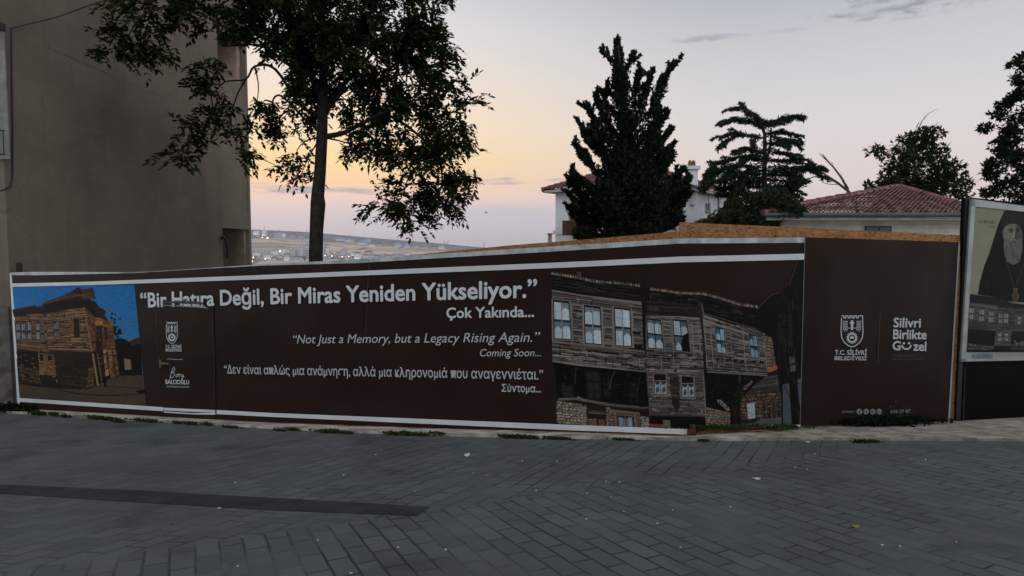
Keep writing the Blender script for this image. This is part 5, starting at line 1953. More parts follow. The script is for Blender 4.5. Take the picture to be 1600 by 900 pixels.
for k, (px, py, r_) in enumerate(((393, 407, 5), (399, 403, 4), (404, 408, 4), (412, 409, 3.5), (389, 401, 3), (427, 408, 3), (476, 404, 3), (521, 404, 3), (552, 402, 2.5), (537, 403, 2.5))):
    Y = 600
    c = P(px, py, Y)
    m_ = MB()
    rr = r_ * .6
    for q in range(26):
        o_ = ball(1)[0] * np.array([rr, rr, rr * 1.1])
        d_ = [ball(1)[0] * rr * .42 for _ in range(4)]
        m_.add([c + o_ + e for e in d_], [(0, 1, 2), (0, 2, 3), (0, 3, 1), (1, 3, 2)])
    tt_ = thing('round_tree', (c[0], Y, c[2] - rr - 4), 'small dark green tree between the houses of the far valley town', 'tree', 'trees in the far valley town')
    m_.build('crown', M_TG, tt_)
    m_ = MB()
    m_.tube([(c[0], Y, c[2] - rr - 4), (c[0], Y, c[2])], .3, 5)
    m_.build('trunk', M_DARKMETAL, tt_)
# lit street lamps of the town
M_LAMP = emit_mat('warm_lamp', (1.0, .62, .28), 9.0)
for px, py, rr in ((396, 402.3, 1.2), (394.5, 408.5, 1.0), (414.5, 404.5, .9), (415.5, 409, 1.1), (437.5, 392.5, 1.5), (418, 371.8, 1.6), (508, 399.5, .8), (518.5, 400, .9), (410, 371, 1.0), (535, 401, .8), (545, 400.5, .8)):
    Y = 545 if py > 385 else 1850
    a = P(px, py, Y)
    s = rr * Y / 1000 * .62
    m_ = MB()
    m_.tube([(a[0], Y, a[2] - 7), (a[0], Y, a[2] - s)], .12 * Y / 545, 5)
    lampo = thing('street_lamp', (a[0], Y, a[2] - 7), 'tiny warm street lamp shining in the far valley', 'street lamp', 'lit street lamps in the valley')
    m_.build('pole', M_DARKMETAL, lampo)
    m_ = MB()
    m_.tube([(a[0], Y, a[2] - s), (a[0], Y, a[2] - s * .5), (a[0], Y, a[2] + s * .5), (a[0], Y, a[2] + s)], [s * .4, s * .9, s * .9, s * .3], 8)
    m_.build('lamp_head', M_LAMP, lampo)
# thin masts on the skyline
M_MAST = mat('mast_steel', (.18, .17, .18), .7, .1, .1)
for px, pt, pb in ((413, 352.5, 366), (436, 356.5, 362), (479.5, 356, 365), (547, 365, 372), (621, 370.5, 377), (695, 375.5, 383), (700, 374.5, 384), (757, 377, 387), (755, 380, 388)):
    Y = 3300
    a, b_ = P(px, pt, Y), P(px, pb, Y)
    m_ = MB()
    m_.tube([b_, b_ * .4 + a * .6, a], [1.3, .9, .5], 5)
    if px in (695, 700):
        m_.box((a[0] - 7, Y - .4, a[2] - 8), (a[0] + 7, Y + .4, a[2] - 7))
        m_.box((a[0] - 5, Y - .4, a[2] - 14), (a[0] + 5, Y + .4, a[2] - 13))
    tag(m_.build('radio_mast', M_MAST), 'thin mast standing on the skyline of the far hills', 'mast', 'masts on the far hills')
# gull
a = P(760, 332.5, 60)
mb = MB()
mb.tube([a + np.array(q) for q in ((-.16, 0, -.02), (-.08, 0, 0), (.06, 0, .015), (.16, 0, .0))], [.01, .045, .05, .012], 6)
for sx in (1, -1):
    mb.prism([a + np.array(q) for q in ((-.05, 0, .02), (-.16, sx * .18, .07), (-.22, sx * .40, .03), (-.10, sx * .22, .09), (.05, 0, .03))], (0, 0, .012))
tag(mb.build('gull', mat('gull_grey', (.30, .30, .32), .8, .1, 4)), 'small grey gull flying low in the evening sky', 'bird')

# ------------------------------------------------------------------ unseen houses added on the viewer's side of the street to shade both ends
oh = thing('house', (-13, -8, -1.0), 'plain three storey house added unseen on the near side to shade the left', 'house')
mb = MB()
mb.box((-24, -15, -1.6), (-4.8, -4.2, 13.5))
mb.build('wall', mat('near_stucco', (.16, .14, .12), .95, .12, .8, .2, 12), oh)
for i in range(5):
    for j in range(3):
        mb = MB()
        mb.box((-21 + i * 3.2, -4.197, .4 + j * 3), (-19.6 + i * 3.2, -4.12, 2.0 + j * 3))
        f_ = mb.build('window', M_EAVE, oh)
        mb = MB()
        mb.box((-20.9 + i * 3.2, -4.119, .5 + j * 3), (-19.7 + i * 3.2, -4.10, 1.9 + j * 3))
        mb.build('pane', M_GLASS, f_)
mb = MB()
mb.box((-24.4, -15.4, 13.501), (-4.4, -3.7, 13.75))
mb.build('roof', M_TILE, oh)
oh = thing('house', (13, -8, -1.0), 'plain two storey house added unseen on the near side to darken the right', 'house')  # added out of view as well, to darken the right end
mb = MB()
mb.box((6.0, -15, -1.6), (22, -4.2, 10.5))
mb.build('wall', MATS['near_stucco'], oh)
for i in range(4):
    for j in range(3):
        mb = MB()
        mb.box((7.4 + i * 3.4, -4.197, .6 + j * 3.2), (8.8 + i * 3.4, -4.12, 2.3 + j * 3.2))
        f_ = mb.build('window', M_EAVE, oh)
        mb = MB()
        mb.box((7.5 + i * 3.4, -4.119, .7 + j * 3.2), (8.7 + i * 3.4, -4.10, 2.2 + j * 3.2))
        mb.build('pane', M_GLASS, f_)
mb = MB()
mb.box((5.6, -15.4, 10.501), (22.4, -3.7, 10.75))
mb.build('roof', M_TILE, oh)

# television aerial and a sagging wire on the far roofs
a = P(1108, 282, 31.0)
mb = MB()
mb.tube([a + np.array([0, 0, -1.4]), a + np.array([0, 0, .15])], .016, 5)
for k in range(5):
    mb.tube([a + np.array([-.22 + k * .02, -.25 + k * .12, .1]), a + np.array([.22 - k * .02, -.25 + k * .12, .1])], .009, 4)
mb.tube([a + np.array([0, -.3, .1]), a + np.array([0, .3, .1])], .011, 4)
mb.build('aerial', M_DARKMETAL, roof)

# ------------------------------------------------------------------ trees
M_BARK = mat('bark', (.028, .022, .017), .95, .25, 8, .8, 30)
M_BARK2 = mat('dead_bark', (.085, .068, .058), .95, .2, 8, .6, 30)
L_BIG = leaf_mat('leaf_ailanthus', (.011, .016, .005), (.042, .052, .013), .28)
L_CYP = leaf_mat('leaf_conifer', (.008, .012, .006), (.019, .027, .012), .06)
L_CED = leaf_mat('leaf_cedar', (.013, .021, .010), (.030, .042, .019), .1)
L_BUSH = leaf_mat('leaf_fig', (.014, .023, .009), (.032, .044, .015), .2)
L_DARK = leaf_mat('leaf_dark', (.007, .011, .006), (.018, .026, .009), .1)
L_WEED = leaf_mat('leaf_weed', (.035, .055, .016), (.065, .085, .025), .2)


def unit(a):
    return a / (np.linalg.norm(a, axis=-1, keepdims=True) + 1e-9)


class Leaves:
    def __init__(s):
        s.q = []

    def rhombs(s, p, d, w_, ln, wd, fold=0.0):
        """leaf blades: base p, direction d, side vector w_, length and width"""
        ln, wd = np.asarray(ln)[:, None], np.asarray(wd)[:, None]
        m_ = p + d * ln * .45
        s.q.append(np.stack([p, m_ + w_ * wd * .5, p + d * ln, m_ - w_ * wd * .5], 1))

    def sprays(s, base, d, L_, pairs, ll, lw, droop=.35):
        """feathered leaves: a stalk from base along d with leaflets hanging left and right"""
        n = len(base)
        up = np.array([0, 0, 1.0])
        side = unit(np.cross(d, up) + rng.normal(0, .15, (n, 3)))
        for k in range(pairs):
            f = (k + .6) / pairs
            pos = base + d * (L_ * f)[:, None] - up * (droop * L_ * f * f)[:, None]
            for sg in (1, -1):
                ld = unit(side * sg * .85 + d * .60 - up * .20 + rng.normal(0, .22, (n, 3)))
                wv = unit(np.cross(ld, up + rng.normal(0, .35, (n, 3))))
                sz = rng.uniform(.75, 1.2, n) * (1 - .35 * abs(f - .5))
                s.rhombs(pos, ld, wv, ll * sz, lw * sz)
        pos = base + d * L_[:, None] - up * (droop * L_)[:, None]
        ld = unit(d - up * .5)
        s.rhombs(pos, ld, unit(np.cross(ld, up + rng.normal(0, .3, (n, 3)))), ll * np.ones(n), lw * np.ones(n))

    def build(s, name, m_, parent):
        Q = np.concatenate(s.q).reshape(-1, 3) - np.array(parent['org'][:])
        n = len(Q) // 4
        me = bpy.data.meshes.new(name)
        me.vertices.add(len(Q))
        me.vertices.foreach_set('co', Q.astype('f').ravel())
        me.loops.add(len(Q))
        me.loops.foreach_set('vertex_index', np.arange(len(Q), dtype='i'))
        me.polygons.add(n)
        me.polygons.foreach_set('loop_start', np.arange(n, dtype='i') * 4)
        me.update(calc_edges=True)
        me.materials.append(m_)
        o = bpy.data.objects.new(name, me)
        COL.objects.link(o)
        o.parent = parent
        o['org'] = list(parent['org'][:])
        return o


def ball(n):
    v = unit(rng.normal(0, 1, (n, 3)))
    return v * (rng.uniform(0, 1, n) ** (1 / 2.4))[:, None]


def bez(a, b_, c, n=7):
    return [(1 - t_) ** 2 * a + 2 * t_ * (1 - t_) * b_ + t_ * t_ * c for t_ in np.linspace(0, 1, n)]


# --- the big tree behind the hoarding
YT = 13.0
base = P(494, 470, YT)
base[2] = -1.75
big = thing('deciduous_tree', base, 'big leafy tree with bare straight trunk rising behind the hoarding', 'tree')
wood = MB()
tp = [base] + [P(x, y, YT) for x, y in ((493.5, 404), (494.5, 360), (497, 318), (496.5, 306), (500, 270), (503, 215), (504.5, 160), (505, 110), (502, 60), (498, 0), (494, -60), (488, -130))]
tr_ = [.155, .142, .136, .150, .130, .118, .112, .098, .084, .072, .060, .045, .025]
wood.tube(tp, tr_, 12)
CL = [  # px, py, rx, ry, density, depth shift
    (560, 60, 130, 78, .95, 0), (662, 105, 72, 72, 1.05, -.3), (692, 188, 58, 50, 1.1, .2), (612, 168, 72, 56, 1.0, .4), (690, 258, 56, 48, 1.1, -.2), (630, 236, 55, 30, .85, .3),
    (648, 308, 66, 32, .85, 0), (705, 300, 44, 26, .9, -.3), (655, 356, 30, 20, .8, 0), (602, 322, 30, 14, .7, .2), (522, 128, 68, 60, .85, .8), (462, 88, 56, 60, .75, -.4), (425, 30, 84, 46, .9, -.5), (335, 18, 80, 36, .9, -.6),
    (235, 18, 72, 30, .8, -.8), (205, 60, 46, 24, .85, -.9), (182, 88, 26, 14, 1.0, -1), (246, 86, 22, 11, .9, -1), (320, 95, 24, 12, .8, -.7), (362, 62, 40, 18, .7, -.6), (300, 130, 18, 9, .9, -.8),
    (342, 152, 32, 15, .8, -.6), (322, 128, 22, 12, .7, -.6), (336, 182, 28, 13, .9, -.6), (294, 193, 25, 10, 1, -.7), (288, 238, 28, 11, 1.1, -.7), (306, 218, 26, 9, .9, -.7), (362, 205, 20, 11, .8, -.5), (378, 240, 17, 16, .8, -.5),
    (412, 160, 18, 10, .8, -.4), (404, 202, 22, 13, .8, -.4), (452, 182, 42, 22, .9, .2), (438, 212, 30, 14, .8, .2), (462, 242, 26, 10, .9, .1), (470, 274, 24, 9, 1, .1), (434, 260, 18, 5, 1, .1), (484, 150, 34, 44, .8, .6),
    (548, 228, 20, 10, .9, -.2), (576, 238, 28, 11, 1, -.1), (590, 210, 40, 22, .9, .1), (735, 160, 20, 12, .9, 0), (742, 284, 12, 12, .9, -.2), (500, 20, 110, 60, .8, .5), (640, 30, 50, 50, .9, .3), (560, -50, 180, 60, .7, 0), (380, -40, 160, 40, .7, -.4)]
lv = Leaves()
limbs = [  # hand placed main limbs
    ([(503, 214), (535, 208), (560, 196), (600, 176), (650, 160)], .06, .02), ([(504, 168), (530, 140), (570, 95), (620, 50)], .065, .02), ([(504, 190), (520, 160), (555, 130), (600, 128)], .05, .02),
    ([(503, 150), (480, 110), (445, 70), (400, 40), (330, 15), (240, 12)], .07, .015), ([(505, 110), (520, 60), (550, 10), (580, -40)], .05, .02), ([(503, 130), (450, 100), (420, 78), (398, 70), (350, 72)], .045, .012),
    ([(503, 180), (470, 165), (430, 108), (398, 104), (384, 124), (352, 128), (330, 150)], .038, .008), ([(503, 205), (480, 190), (440, 150), (426, 160), (436, 185), (448, 200)], .03, .008),
    ([(600, 176), (640, 200), (680, 240), (690, 290), (660, 340)], .035, .01), ([(384, 124), (370, 150), (360, 190), (372, 232)], .018, .006), ([(398, 104), (404, 140), (395, 190)], .016, .005),
    ([(330, 150), (330, 178), (300, 210), (285, 236)], .014, .005), ([(240, 12), (210, 40), (190, 80)], .02, .006), ([(560, 130), (620, 150), (690, 180)], .03, .01), ([(620, 50), (660, 80), (700, 100)], .025, .01)]
anch = []
for pts, r0, r1 in limbs:
    xs_ = [q[0] for q in pts]
    q3 = []
    for k, (x, y) in enumerate(pts):
        sh = np.interp(x, [150, 400, 503, 600, 750], [-.9, -.4, 0, 0, -.1])
        q3.append(P(x, y, YT + sh + (0 if k == 0 else rng.uniform(-.15, .15))))
    sm = []
    for k in range(len(q3) - 1):             # smooth curve through the hand placed points
        a0, a1, a2, a3 = q3[max(0, k - 1)], q3[k], q3[k + 1], q3[min(len(q3) - 1, k + 2)]
        for t_ in (0, .25, .5, .75):
            sm.append(.5 * (2 * a1 + (a2 - a0) * t_ + (2 * a0 - 5 * a1 + 4 * a2 - a3) * t_ ** 2 + (3 * a1 - a0 - 3 * a2 + a3) * t_ ** 3))
    sm.append(q3[-1])
    wood.tube(sm, list(np.linspace(r0, r1, len(sm))), 7)
    anch += q3
anch = np.array(anch + tp[6:])
for (px, py, rx, ry, den, sh) in CL:
    Y = YT + sh
    c = P(px, py, Y)
    k = Y / 1000
    R3 = np.array([rx * k, min(rx, ry * 1.8) * k * .95 + .12, ry * k])
    n = max(12, int(rx * ry * math.pi * den * .0235))
    sub = ball(max(3, n // 13)) * .97
    off = sub[rng.integers(0, len(sub), n)] + rng.normal(0, 1, (n, 3)) * (np.minimum(.11, R3 * .34) / R3)
    # leave gaps: thin out along a random set of holes
    holes = ball(8) * .85
    keep = np.ones(n, bool)
    for h_ in holes:
        keep &= np.linalg.norm(off - h_, axis=1) > .27
    off = off[keep]
    n = len(off)
    b = c + off * R3
    out = unit(off * np.array([1, .9, .45]) + rng.normal(0, .55, (n, 3)) + np.array([0, 0, -.18]))
    L_ = rng.uniform(.20, .36, n)
    lv.sprays(b - out * (L_ * .6)[:, None], out, L_, 5, .138, .068, .36)
    # twig from the nearest limb into the clump
    j = np.argmin(np.linalg.norm(anch - c, axis=1) + np.where(anch[:, 2] > c[2] + .4, .6, 0))
    a = anch[j]
    midp = (a + c) / 2 + rng.normal(0, .12, 3) + np.array([0, 0, .1])
    wood.tube(bez(a, midp, c), list(np.linspace(.022, .006, 7)), 5)
    for t_ in range(max(2, n // 26)):
        e = c + ball(1)[0] * R3 * .95
        wood.tube(bez(c, (c + e) / 2 + rng.normal(0, .06, 3), e, 4), list(np.linspace(.008, .003, 4)), 4)
wood.build('trunk', M_BARK, big, smooth=True)
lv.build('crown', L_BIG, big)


# --- conifers: foliage along hand traced boughs
def boughs(lv_, wood_, list_, Y, blade, bw, dens, spread, upk, flat=1.0, sub=(0, 0, 0), depth=1.0, wr=.02):
    rs = random.Random(int(Y * 10))
    full = [tuple(q) for q in list_]
    for pts, w0, w1 in list_:           # short side shoots along every bough
        if sub[0]:
            for _ in range(sub[0]):
                f_ = rs.uniform(.35, 1.0) * (len(pts) - 1)
                i_ = min(int(f_), len(pts) - 2)
                g_ = f_ - i_
                x_ = pts[i_][0] + (pts[i_ + 1][0] - pts[i_][0]) * g_
                y_ = pts[i_][1] + (pts[i_ + 1][1] - pts[i_][1]) * g_
                an = math.atan2(pts[i_ + 1][1] - pts[i_][1], pts[i_ + 1][0] - pts[i_][0]) + rs.uniform(-1, 1) * sub[2]
                l_ = rs.uniform(.5, 1.2) * sub[1]
                full.append(([(x_, y_), (x_ + math.cos(an) * l_ * .6, y_ + math.sin(an) * l_ * .6 - l_ * .05), (x_ + math.cos(an) * l_, y_ + math.sin(an) * l_ - l_ * .22 * (1 if upk > 0 else -.6))], w1 * 1.3, w1 * .5))
    list_ = full
    for (pts, w0, w1) in list_:
        Xs, Ys = [q[0] for q in pts], [q[1] for q in pts]
        dd = rng.uniform(-1, 1) * depth
        ln = sum(math.hypot(Xs[i + 1] - Xs[i], Ys[i + 1] - Ys[i]) for i in range(len(pts) - 1))
        area = ln * (w0 + w1) * (Y / 20) ** 0
        n = int(area * dens)
        f = rng.uniform(0, 1, n) ** .9
        tt = np.linspace(0, 1, len(pts))
        px, py = np.interp(f, tt, Xs), np.interp(f, tt, Ys)
        w_ = (w0 + (w1 - w0) * f) * (.80 + .32 * np.sin(f * rs.uniform(6, 16) + rs.uniform(0, 6)) * (w0 > 8))
        k = Y / 1000
        r_ = ray(0, 0)
        cen = np.array([P(a, b_, Y + dd * g) for a, b_, g in zip(px, py, f)])
        dirx = np.gradient(np.array(Xs, float)) if len(Xs) > 2 else np.array([Xs[1] - Xs[0]] * len(Xs), float)
        diry = np.gradient(np.array(Ys, float)) if len(Ys) > 2 else np.array([Ys[1] - Ys[0]] * len(Ys), float)
        dx, dz = np.interp(f, tt, dirx), -np.interp(f, tt, diry)
        d0 = unit(np.stack([dx, dd * 20 * np.ones(n) * .3, dz], 1))
        off = ball(n) * (w_ * k)[:, None] * np.array([1, 1.3, flat])
        pos = cen + off
        d = unit(d0 * .8 + unit(off) * .5 + rng.normal(0, spread, (n, 3)) + np.array([0, 0, upk]))
        wv = unit(np.cross(d, rng.normal(0, 1, (n, 3))))
        sz = rng.uniform(.6, 1.3, n)
        lv_.rhombs(pos - d * (blade * .4), d, wv, blade * sz, bw * sz)
        q3 = [P(a, b_, Y + dd * g) for (a, b_), g in zip(pts, tt)]
        wood_.tube(q3, list(np.linspace(wr, wr * .25, len(q3))), 5)


YC = 16.5
b0 = P(985, 470, YC)
b0[2] = -1.8
cyp = thing('conifer_tree', b0, 'dense dark conifer with ragged twin tops in front of the white house', 'tree')
wood, lv = MB(), Leaves()
wood.tube([b0, P(984, 370, YC), P(980, 250, YC), P(972, 140, YC), P(966, 66, YC)], [.16, .13, .09, .045, .012], 9)
BC = [([(972, 150), (968, 100), (963, 64)], 16, 6), ([(968, 110), (950, 88), (938, 78)], 8, 3), ([(970, 130), (985, 95), (992, 82)], 9, 3), ([(975, 190), (950, 170), (941, 140)], 12, 4), ([(974, 160), (950, 145), (946, 140)], 9, 4),
      ([(985, 230), (1020, 170), (1038, 120), (1055, 98)], 20, 4), ([(990, 200), (1010, 140), (1020, 108)], 14, 4), ([(985, 190), (995, 130), (1000, 110)], 14, 4), ([(975, 230), (945, 190), (930, 146)], 18, 4), ([(975, 250), (935, 200), (916, 162)], 18, 4),
      ([(978, 280), (930, 230), (908, 195)], 22, 5), ([(980, 300), (925, 260), (897, 222)], 22, 5), ([(980, 320), (925, 295), (893, 270)], 24, 5), ([(980, 345), (925, 325), (890, 280)], 26, 5), ([(980, 350), (915, 340), (888, 300)], 24, 6),
      ([(980, 370), (925, 365), (894, 330)], 28, 8), ([(975, 378), (930, 375), (902, 362)], 18, 8), ([(985, 240), (1020, 200), (1042, 180)], 22, 5), ([(985, 270), (1025, 230), (1050, 200)], 24, 5), ([(990, 290), (1030, 250), (1054, 222)], 24, 5),
      ([(990, 310), (1030, 275), (1050, 240)], 26, 6), ([(990, 330), (1040, 300), (1068, 262)], 26, 5), ([(990, 345), (1045, 320), (1078, 276)], 24, 5), ([(990, 360), (1040, 345), (1076, 300)], 26, 6), ([(985, 372), (1030, 362), (1062, 340)], 24, 8),
      ([(985, 340), (980, 250), (975, 180)], 42, 14), ([(985, 375), (984, 320), (980, 250)], 58, 40), ([(985, 380), (960, 340), (940, 290)], 38, 18), ([(985, 380), (1015, 340), (1030, 290)], 38, 18), ([(1000, 260), (1020, 220), (1030, 170)], 20, 6), ([(960, 260), (940, 230), (926, 200)], 20, 6),
      ([(972, 200), (968, 150), (966, 110)], 20, 10)]
boughs(lv, wood, [(p_, w0_ * (.88 if abs(p_[-1][0] - 985) > 28 else 1.0), w1_) for p_, w0_, w1_ in BC], YC, .115, .05, .62, .75, .2, 1.0, (4, 14, 1.1), depth=1.0)
for px, py, a0 in ((1055, 98, .5), (938, 78, -.6)):
    pass
wood.build('trunk', M_BARK, cyp, smooth=True)
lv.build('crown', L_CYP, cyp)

YD = 25.0
b0 = P(1192, 470, YD)
b0[2] = -2.2
ced = thing('cedar_tree', b0, 'cedar with flat layered boughs between the two tiled roofs', 'tree')
wood, lv = MB(), Leaves()
wood.tube([b0, P(1192, 370, YD), P(1194, 290, YD), P(1195, 210, YD), P(1184, 180, YD), P(1160, 170, YD)], [.16, .14, .10, .065, .045, .02], 9)
wood.tube([P(1193, 270, YD), P(1203, 230, YD), P(1205, 200, YD)], [.06, .05, .03], 7)
BD = [([(1195, 196), (1180, 182), (1160, 169), (1142, 171)], 7, 3), ([(1195, 200), (1220, 186), (1240, 182), (1256, 184)], 8, 3.5), ([(1195, 200), (1170, 190), (1150, 188), (1136, 190)], 7, 4), ([(1170, 182), (1195, 194), (1225, 190)], 8, 6),
      ([(1195, 215), (1165, 212), (1142, 208), (1126, 215)], 6, 3), ([(1150, 212), (1140, 218), (1132, 222)], 5, 2.5), ([(1196, 210), (1220, 206), (1246, 212)], 6, 3), ([(1205, 214), (1230, 220), (1250, 226)], 6, 3), ([(1178, 215), (1176, 226)], 6, 3),
      ([(1195, 240), (1170, 232), (1145, 238)], 7, 4), ([(1195, 245), (1160, 244), (1132, 252), (1118, 256)], 7, 3), ([(1196, 235), (1225, 240), (1255, 250)], 7, 3), ([(1196, 250), (1230, 252), (1252, 254)], 7, 3), ([(1195, 262), (1150, 258), (1115, 268), (1104, 278)], 8, 4),
      ([(1196, 266), (1230, 266), (1260, 262), (1286, 264)], 9, 4.5), ([(1240, 264), (1270, 268), (1282, 272)], 6, 3), ([(1195, 280), (1150, 274), (1118, 284), (1100, 290)], 8, 4), ([(1196, 280), (1230, 284), (1256, 282)], 7, 3), ([(1195, 292), (1160, 292), (1130, 296)], 7, 4),
      ([(1196, 296), (1220, 300), (1246, 298)], 7, 3), ([(1160, 256), (1140, 268), (1130, 280)], 9, 4), ([(1180, 262), (1164, 276), (1150, 290)], 9, 4), ([(1215, 256), (1235, 274), (1240, 290)], 8, 4),
      ([(1195, 225), (1215, 224), (1232, 230)], 7, 4), ([(1195, 250), (1175, 246), (1160, 252)], 8, 5), ([(1194, 272), (1170, 268), (1142, 276)], 8, 5), ([(1196, 274), (1222, 272), (1244, 276)], 8, 5), ([(1195, 286), (1172, 284), (1146, 286)], 8, 5),
      ([(1196, 290), (1224, 292), (1250, 290)], 8, 5), ([(1192, 304), (1160, 302), (1130, 306)], 9, 5), ([(1196, 306), (1220, 308), (1245, 306)], 9, 5), ([(1190, 315), (1170, 312), (1140, 316)], 10, 6), ([(1130, 262), (1114, 276), (1104, 292)], 6, 4), ([(1120, 258), (1108, 274), (1098, 290)], 5, 3)]
boughs(lv, wood, [(p_, w0_ * 1.25, w1_ * 1.25) for p_, w0_, w1_ in BD], YD, .16, .040, .80, .55, -.16, .75, (5, 16, .5), depth=1.6, wr=.025)
wood.build('trunk', M_BARK, ced, smooth=True)
lv.build('crown', L_CED, ced)

# broad dark shrub at the cedar's foot
YB2 = 22.5
b0 = P(1160, 470, YB2)
b0[2] = -2.1
sh = thing('shrub', b0, 'broad dark evergreen shrub under the cedar, left of the low house', 'shrub')
wood, lv = MB(), Leaves()
for px, py in ((1120, 350), (1150, 330), (1180, 315), (1210, 310)):
    wood.tube(bez(b0, P(px, 400, YB2), P(px, py, YB2)), list(np.linspace(.06, .02, 7)), 6)
BS = [([(1085, 372), (1110, 352), (1140, 338)], 12, 14), ([(1160, 345), (1200, 322), (1225, 314)], 18, 12), ([(1140, 365), (1160, 345), (1185, 330)], 26, 20), ([(1090, 365), (1130, 340), (1170, 320)], 16, 22), ([(1150, 360), (1180, 330), (1200, 310)], 30, 22), ([(1100, 372), (1150, 362), (1200, 360)], 18, 26), ([(1180, 330), (1215, 312), (1240, 318)], 22, 12), ([(1200, 345), (1225, 330), (1250, 328)], 22, 10),
      ([(1120, 350), (1140, 330), (1150, 318)], 14, 10)]
boughs(lv, wood, BS, YB2, .17, .06, .42, .6, .05, .9, (3, 16, 1.0), depth=.8)
wood.build('stem', M_BARK, sh)
lv.build('crown', L_CED, sh)


# --- bare dead tree behind the low house
YN = 27.5
b0 = P(1345, 470, YN)
b0[2] = -2.3
dead = MB()
dd = [([(1350, 420), (1338, 318), (1325, 298), (1305, 283), (1285, 270), (1262, 252), (1248, 240)], .09, .012), ([(1325, 296), (1315, 278), (1303, 262), (1291, 250), (1285, 240)], .055, .012), ([(1310, 286), (1290, 277), (1272, 276), (1255, 283), (1240, 287)], .045, .008),
      ([(1330, 303), (1312, 288), (1296, 288), (1284, 285)], .03, .008), ([(1291, 250), (1282, 242), (1280, 239)], .02, .007), ([(1303, 262), (1300, 254), (1297, 252)], .014, .006), ([(1275, 261), (1268, 250), (1262, 246)], .018, .006), ([(1268, 256), (1268, 248)], .012, .005),
      ([(1262, 252), (1252, 250), (1245, 246)], .012, .005), ([(1255, 283), (1246, 281), (1240, 282)], .012, .004), ([(1297, 255), (1290, 246), (1283, 241)], .014, .005), ([(1316, 280), (1314, 270)], .01, .004), ([(1285, 270), (1276, 268), (1268, 271)], .014, .005)]
for pts, r0, r1 in dd:
    q3 = [P(x, y, YN + .04 * (i % 3) * (x - 1345) / 30) for i, (x, y) in enumerate(pts)]
    dead.tube(q3, list(np.linspace(r0, r1, len(q3))), 6)
do = thing('bare_tree', b0, 'leafless grey tree leaning left behind the pantile roof', 'tree')
dead.build('trunk', M_BARK2, do, smooth=True)

# --- leafy tree behind the low house
YF = 28.5
b0 = P(1440, 470, YF)
b0[2] = -2.3
fig = thing('leafy_tree', b0, 'open leafy green tree with one bare twig above the pantile roof', 'tree')
wood, lv = MB(), Leaves()
wood.tube([b0, P(1438, 340, YF), P(1430, 270, YF), P(1428, 225, YF)], [.14, .11, .06, .03], 8)
wood.tube([P(x, y, YF) for x, y in ((1428, 235), (1432, 210), (1440, 190), (1450, 178), (1465, 170))], [.035, .028, .02, .012, .006], 6)
for pts in ([(1436, 192), (1432, 198), (1434, 206)], [(1446, 182), (1442, 188)], [(1400, 260), (1390, 240), (1384, 234)], [(1415, 280), (1395, 262), (1380, 250)], [(1395, 235), (1375, 232), (1362, 236)], [(1412, 295), (1385, 268), (1370, 255)]):
    wood.tube([P(x, y, YF) for x, y in pts], list(np.linspace(.022, .006, len(pts))), 5)
CF = [(1425, 230, 30, 22), (1440, 215, 20, 16), (1460, 205, 16, 9), (1452, 240, 26, 18), (1410, 245, 18, 18), (1368, 235, 16, 7), (1378, 244, 8, 7), (1400, 270, 22, 20), (1440, 270, 40, 26), (1480, 265, 26, 16), (1495, 285, 22, 16), (1470, 290, 36, 16), (1420, 292, 40, 12), (1385, 280, 18, 9),
      (1368, 290, 16, 7), (1360, 294, 10, 5), (1505, 302, 14, 7), (1430, 300, 60, 14)]
for (px, py, rx, ry) in CF:
    c = P(px, py, YF + rng.uniform(-.8, .8))
    k = YF / 1000
    R3 = np.array([rx, min(rx, ry * 1.6), ry]) * k
    n = int(rx * ry * 3.14 * .085)
    off = ball(n)
    hk = np.ones(n, bool)
    for h_ in ball(4):
        hk &= np.linalg.norm(off - h_ * .8, axis=1) > .28
    off = off[hk]
    n = len(off)
    b = c + off * R3
    for q in range(4):
        d = unit(off * .5 + rng.normal(0, .6, (n, 3)) + np.array([0, 0, -.1]))
        lv.rhombs(b, d, unit(np.cross(d, np.array([0, 0, 1]) + rng.normal(0, .4, (n, 3)))), rng.uniform(.16, .28, n), rng.uniform(.08, .13, n))
    wood.tube(bez(P(1434, 285, YF), (P(1434, 285, YF) + c) / 2 + rng.normal(0, .2, 3), c, 5), list(np.linspace(.03, .008, 5)), 5)
wood.build('trunk', M_BARK2, fig, smooth=True)
lv.build('crown', L_BUSH, fig)

# --- dark tree at the right edge
YR = 15.0
b0 = P(1640, 470, YR)
b0[2] = -1.9
rgt_t = thing('evergreen_tree', b0, 'dense dark evergreen tree at the right edge above the portrait poster', 'tree')
wood, lv = MB(), Leaves()
wood.tube([b0, P(1640, 300, YR), P(1636, 150, YR), P(1630, 40, YR)], [.2, .15, .09, .03], 9)
CR = [(1640, 60, 26, 34), (1600, 88, 12, 10), (1592, 106, 16, 8), (1618, 120, 24, 20), (1586, 128, 16, 8), (1610, 150, 27, 18), (1575, 160, 16, 9), (1566, 178, 16, 10), (1610, 185, 31, 20), (1548, 199, 14, 7), (1560, 210, 20, 10), (1607, 215, 31, 21), (1552, 228, 12, 6), (1575, 240, 26, 12),
      (1618, 250, 33, 25), (1548, 252, 14, 9), (1556, 268, 22, 12), (1602, 280, 31, 18), (1548, 298, 14, 8), (1570, 300, 28, 14), (1616, 305, 34, 18), (1660, 120, 40, 60), (1670, 220, 40, 60), (1670, 300, 40, 40)]
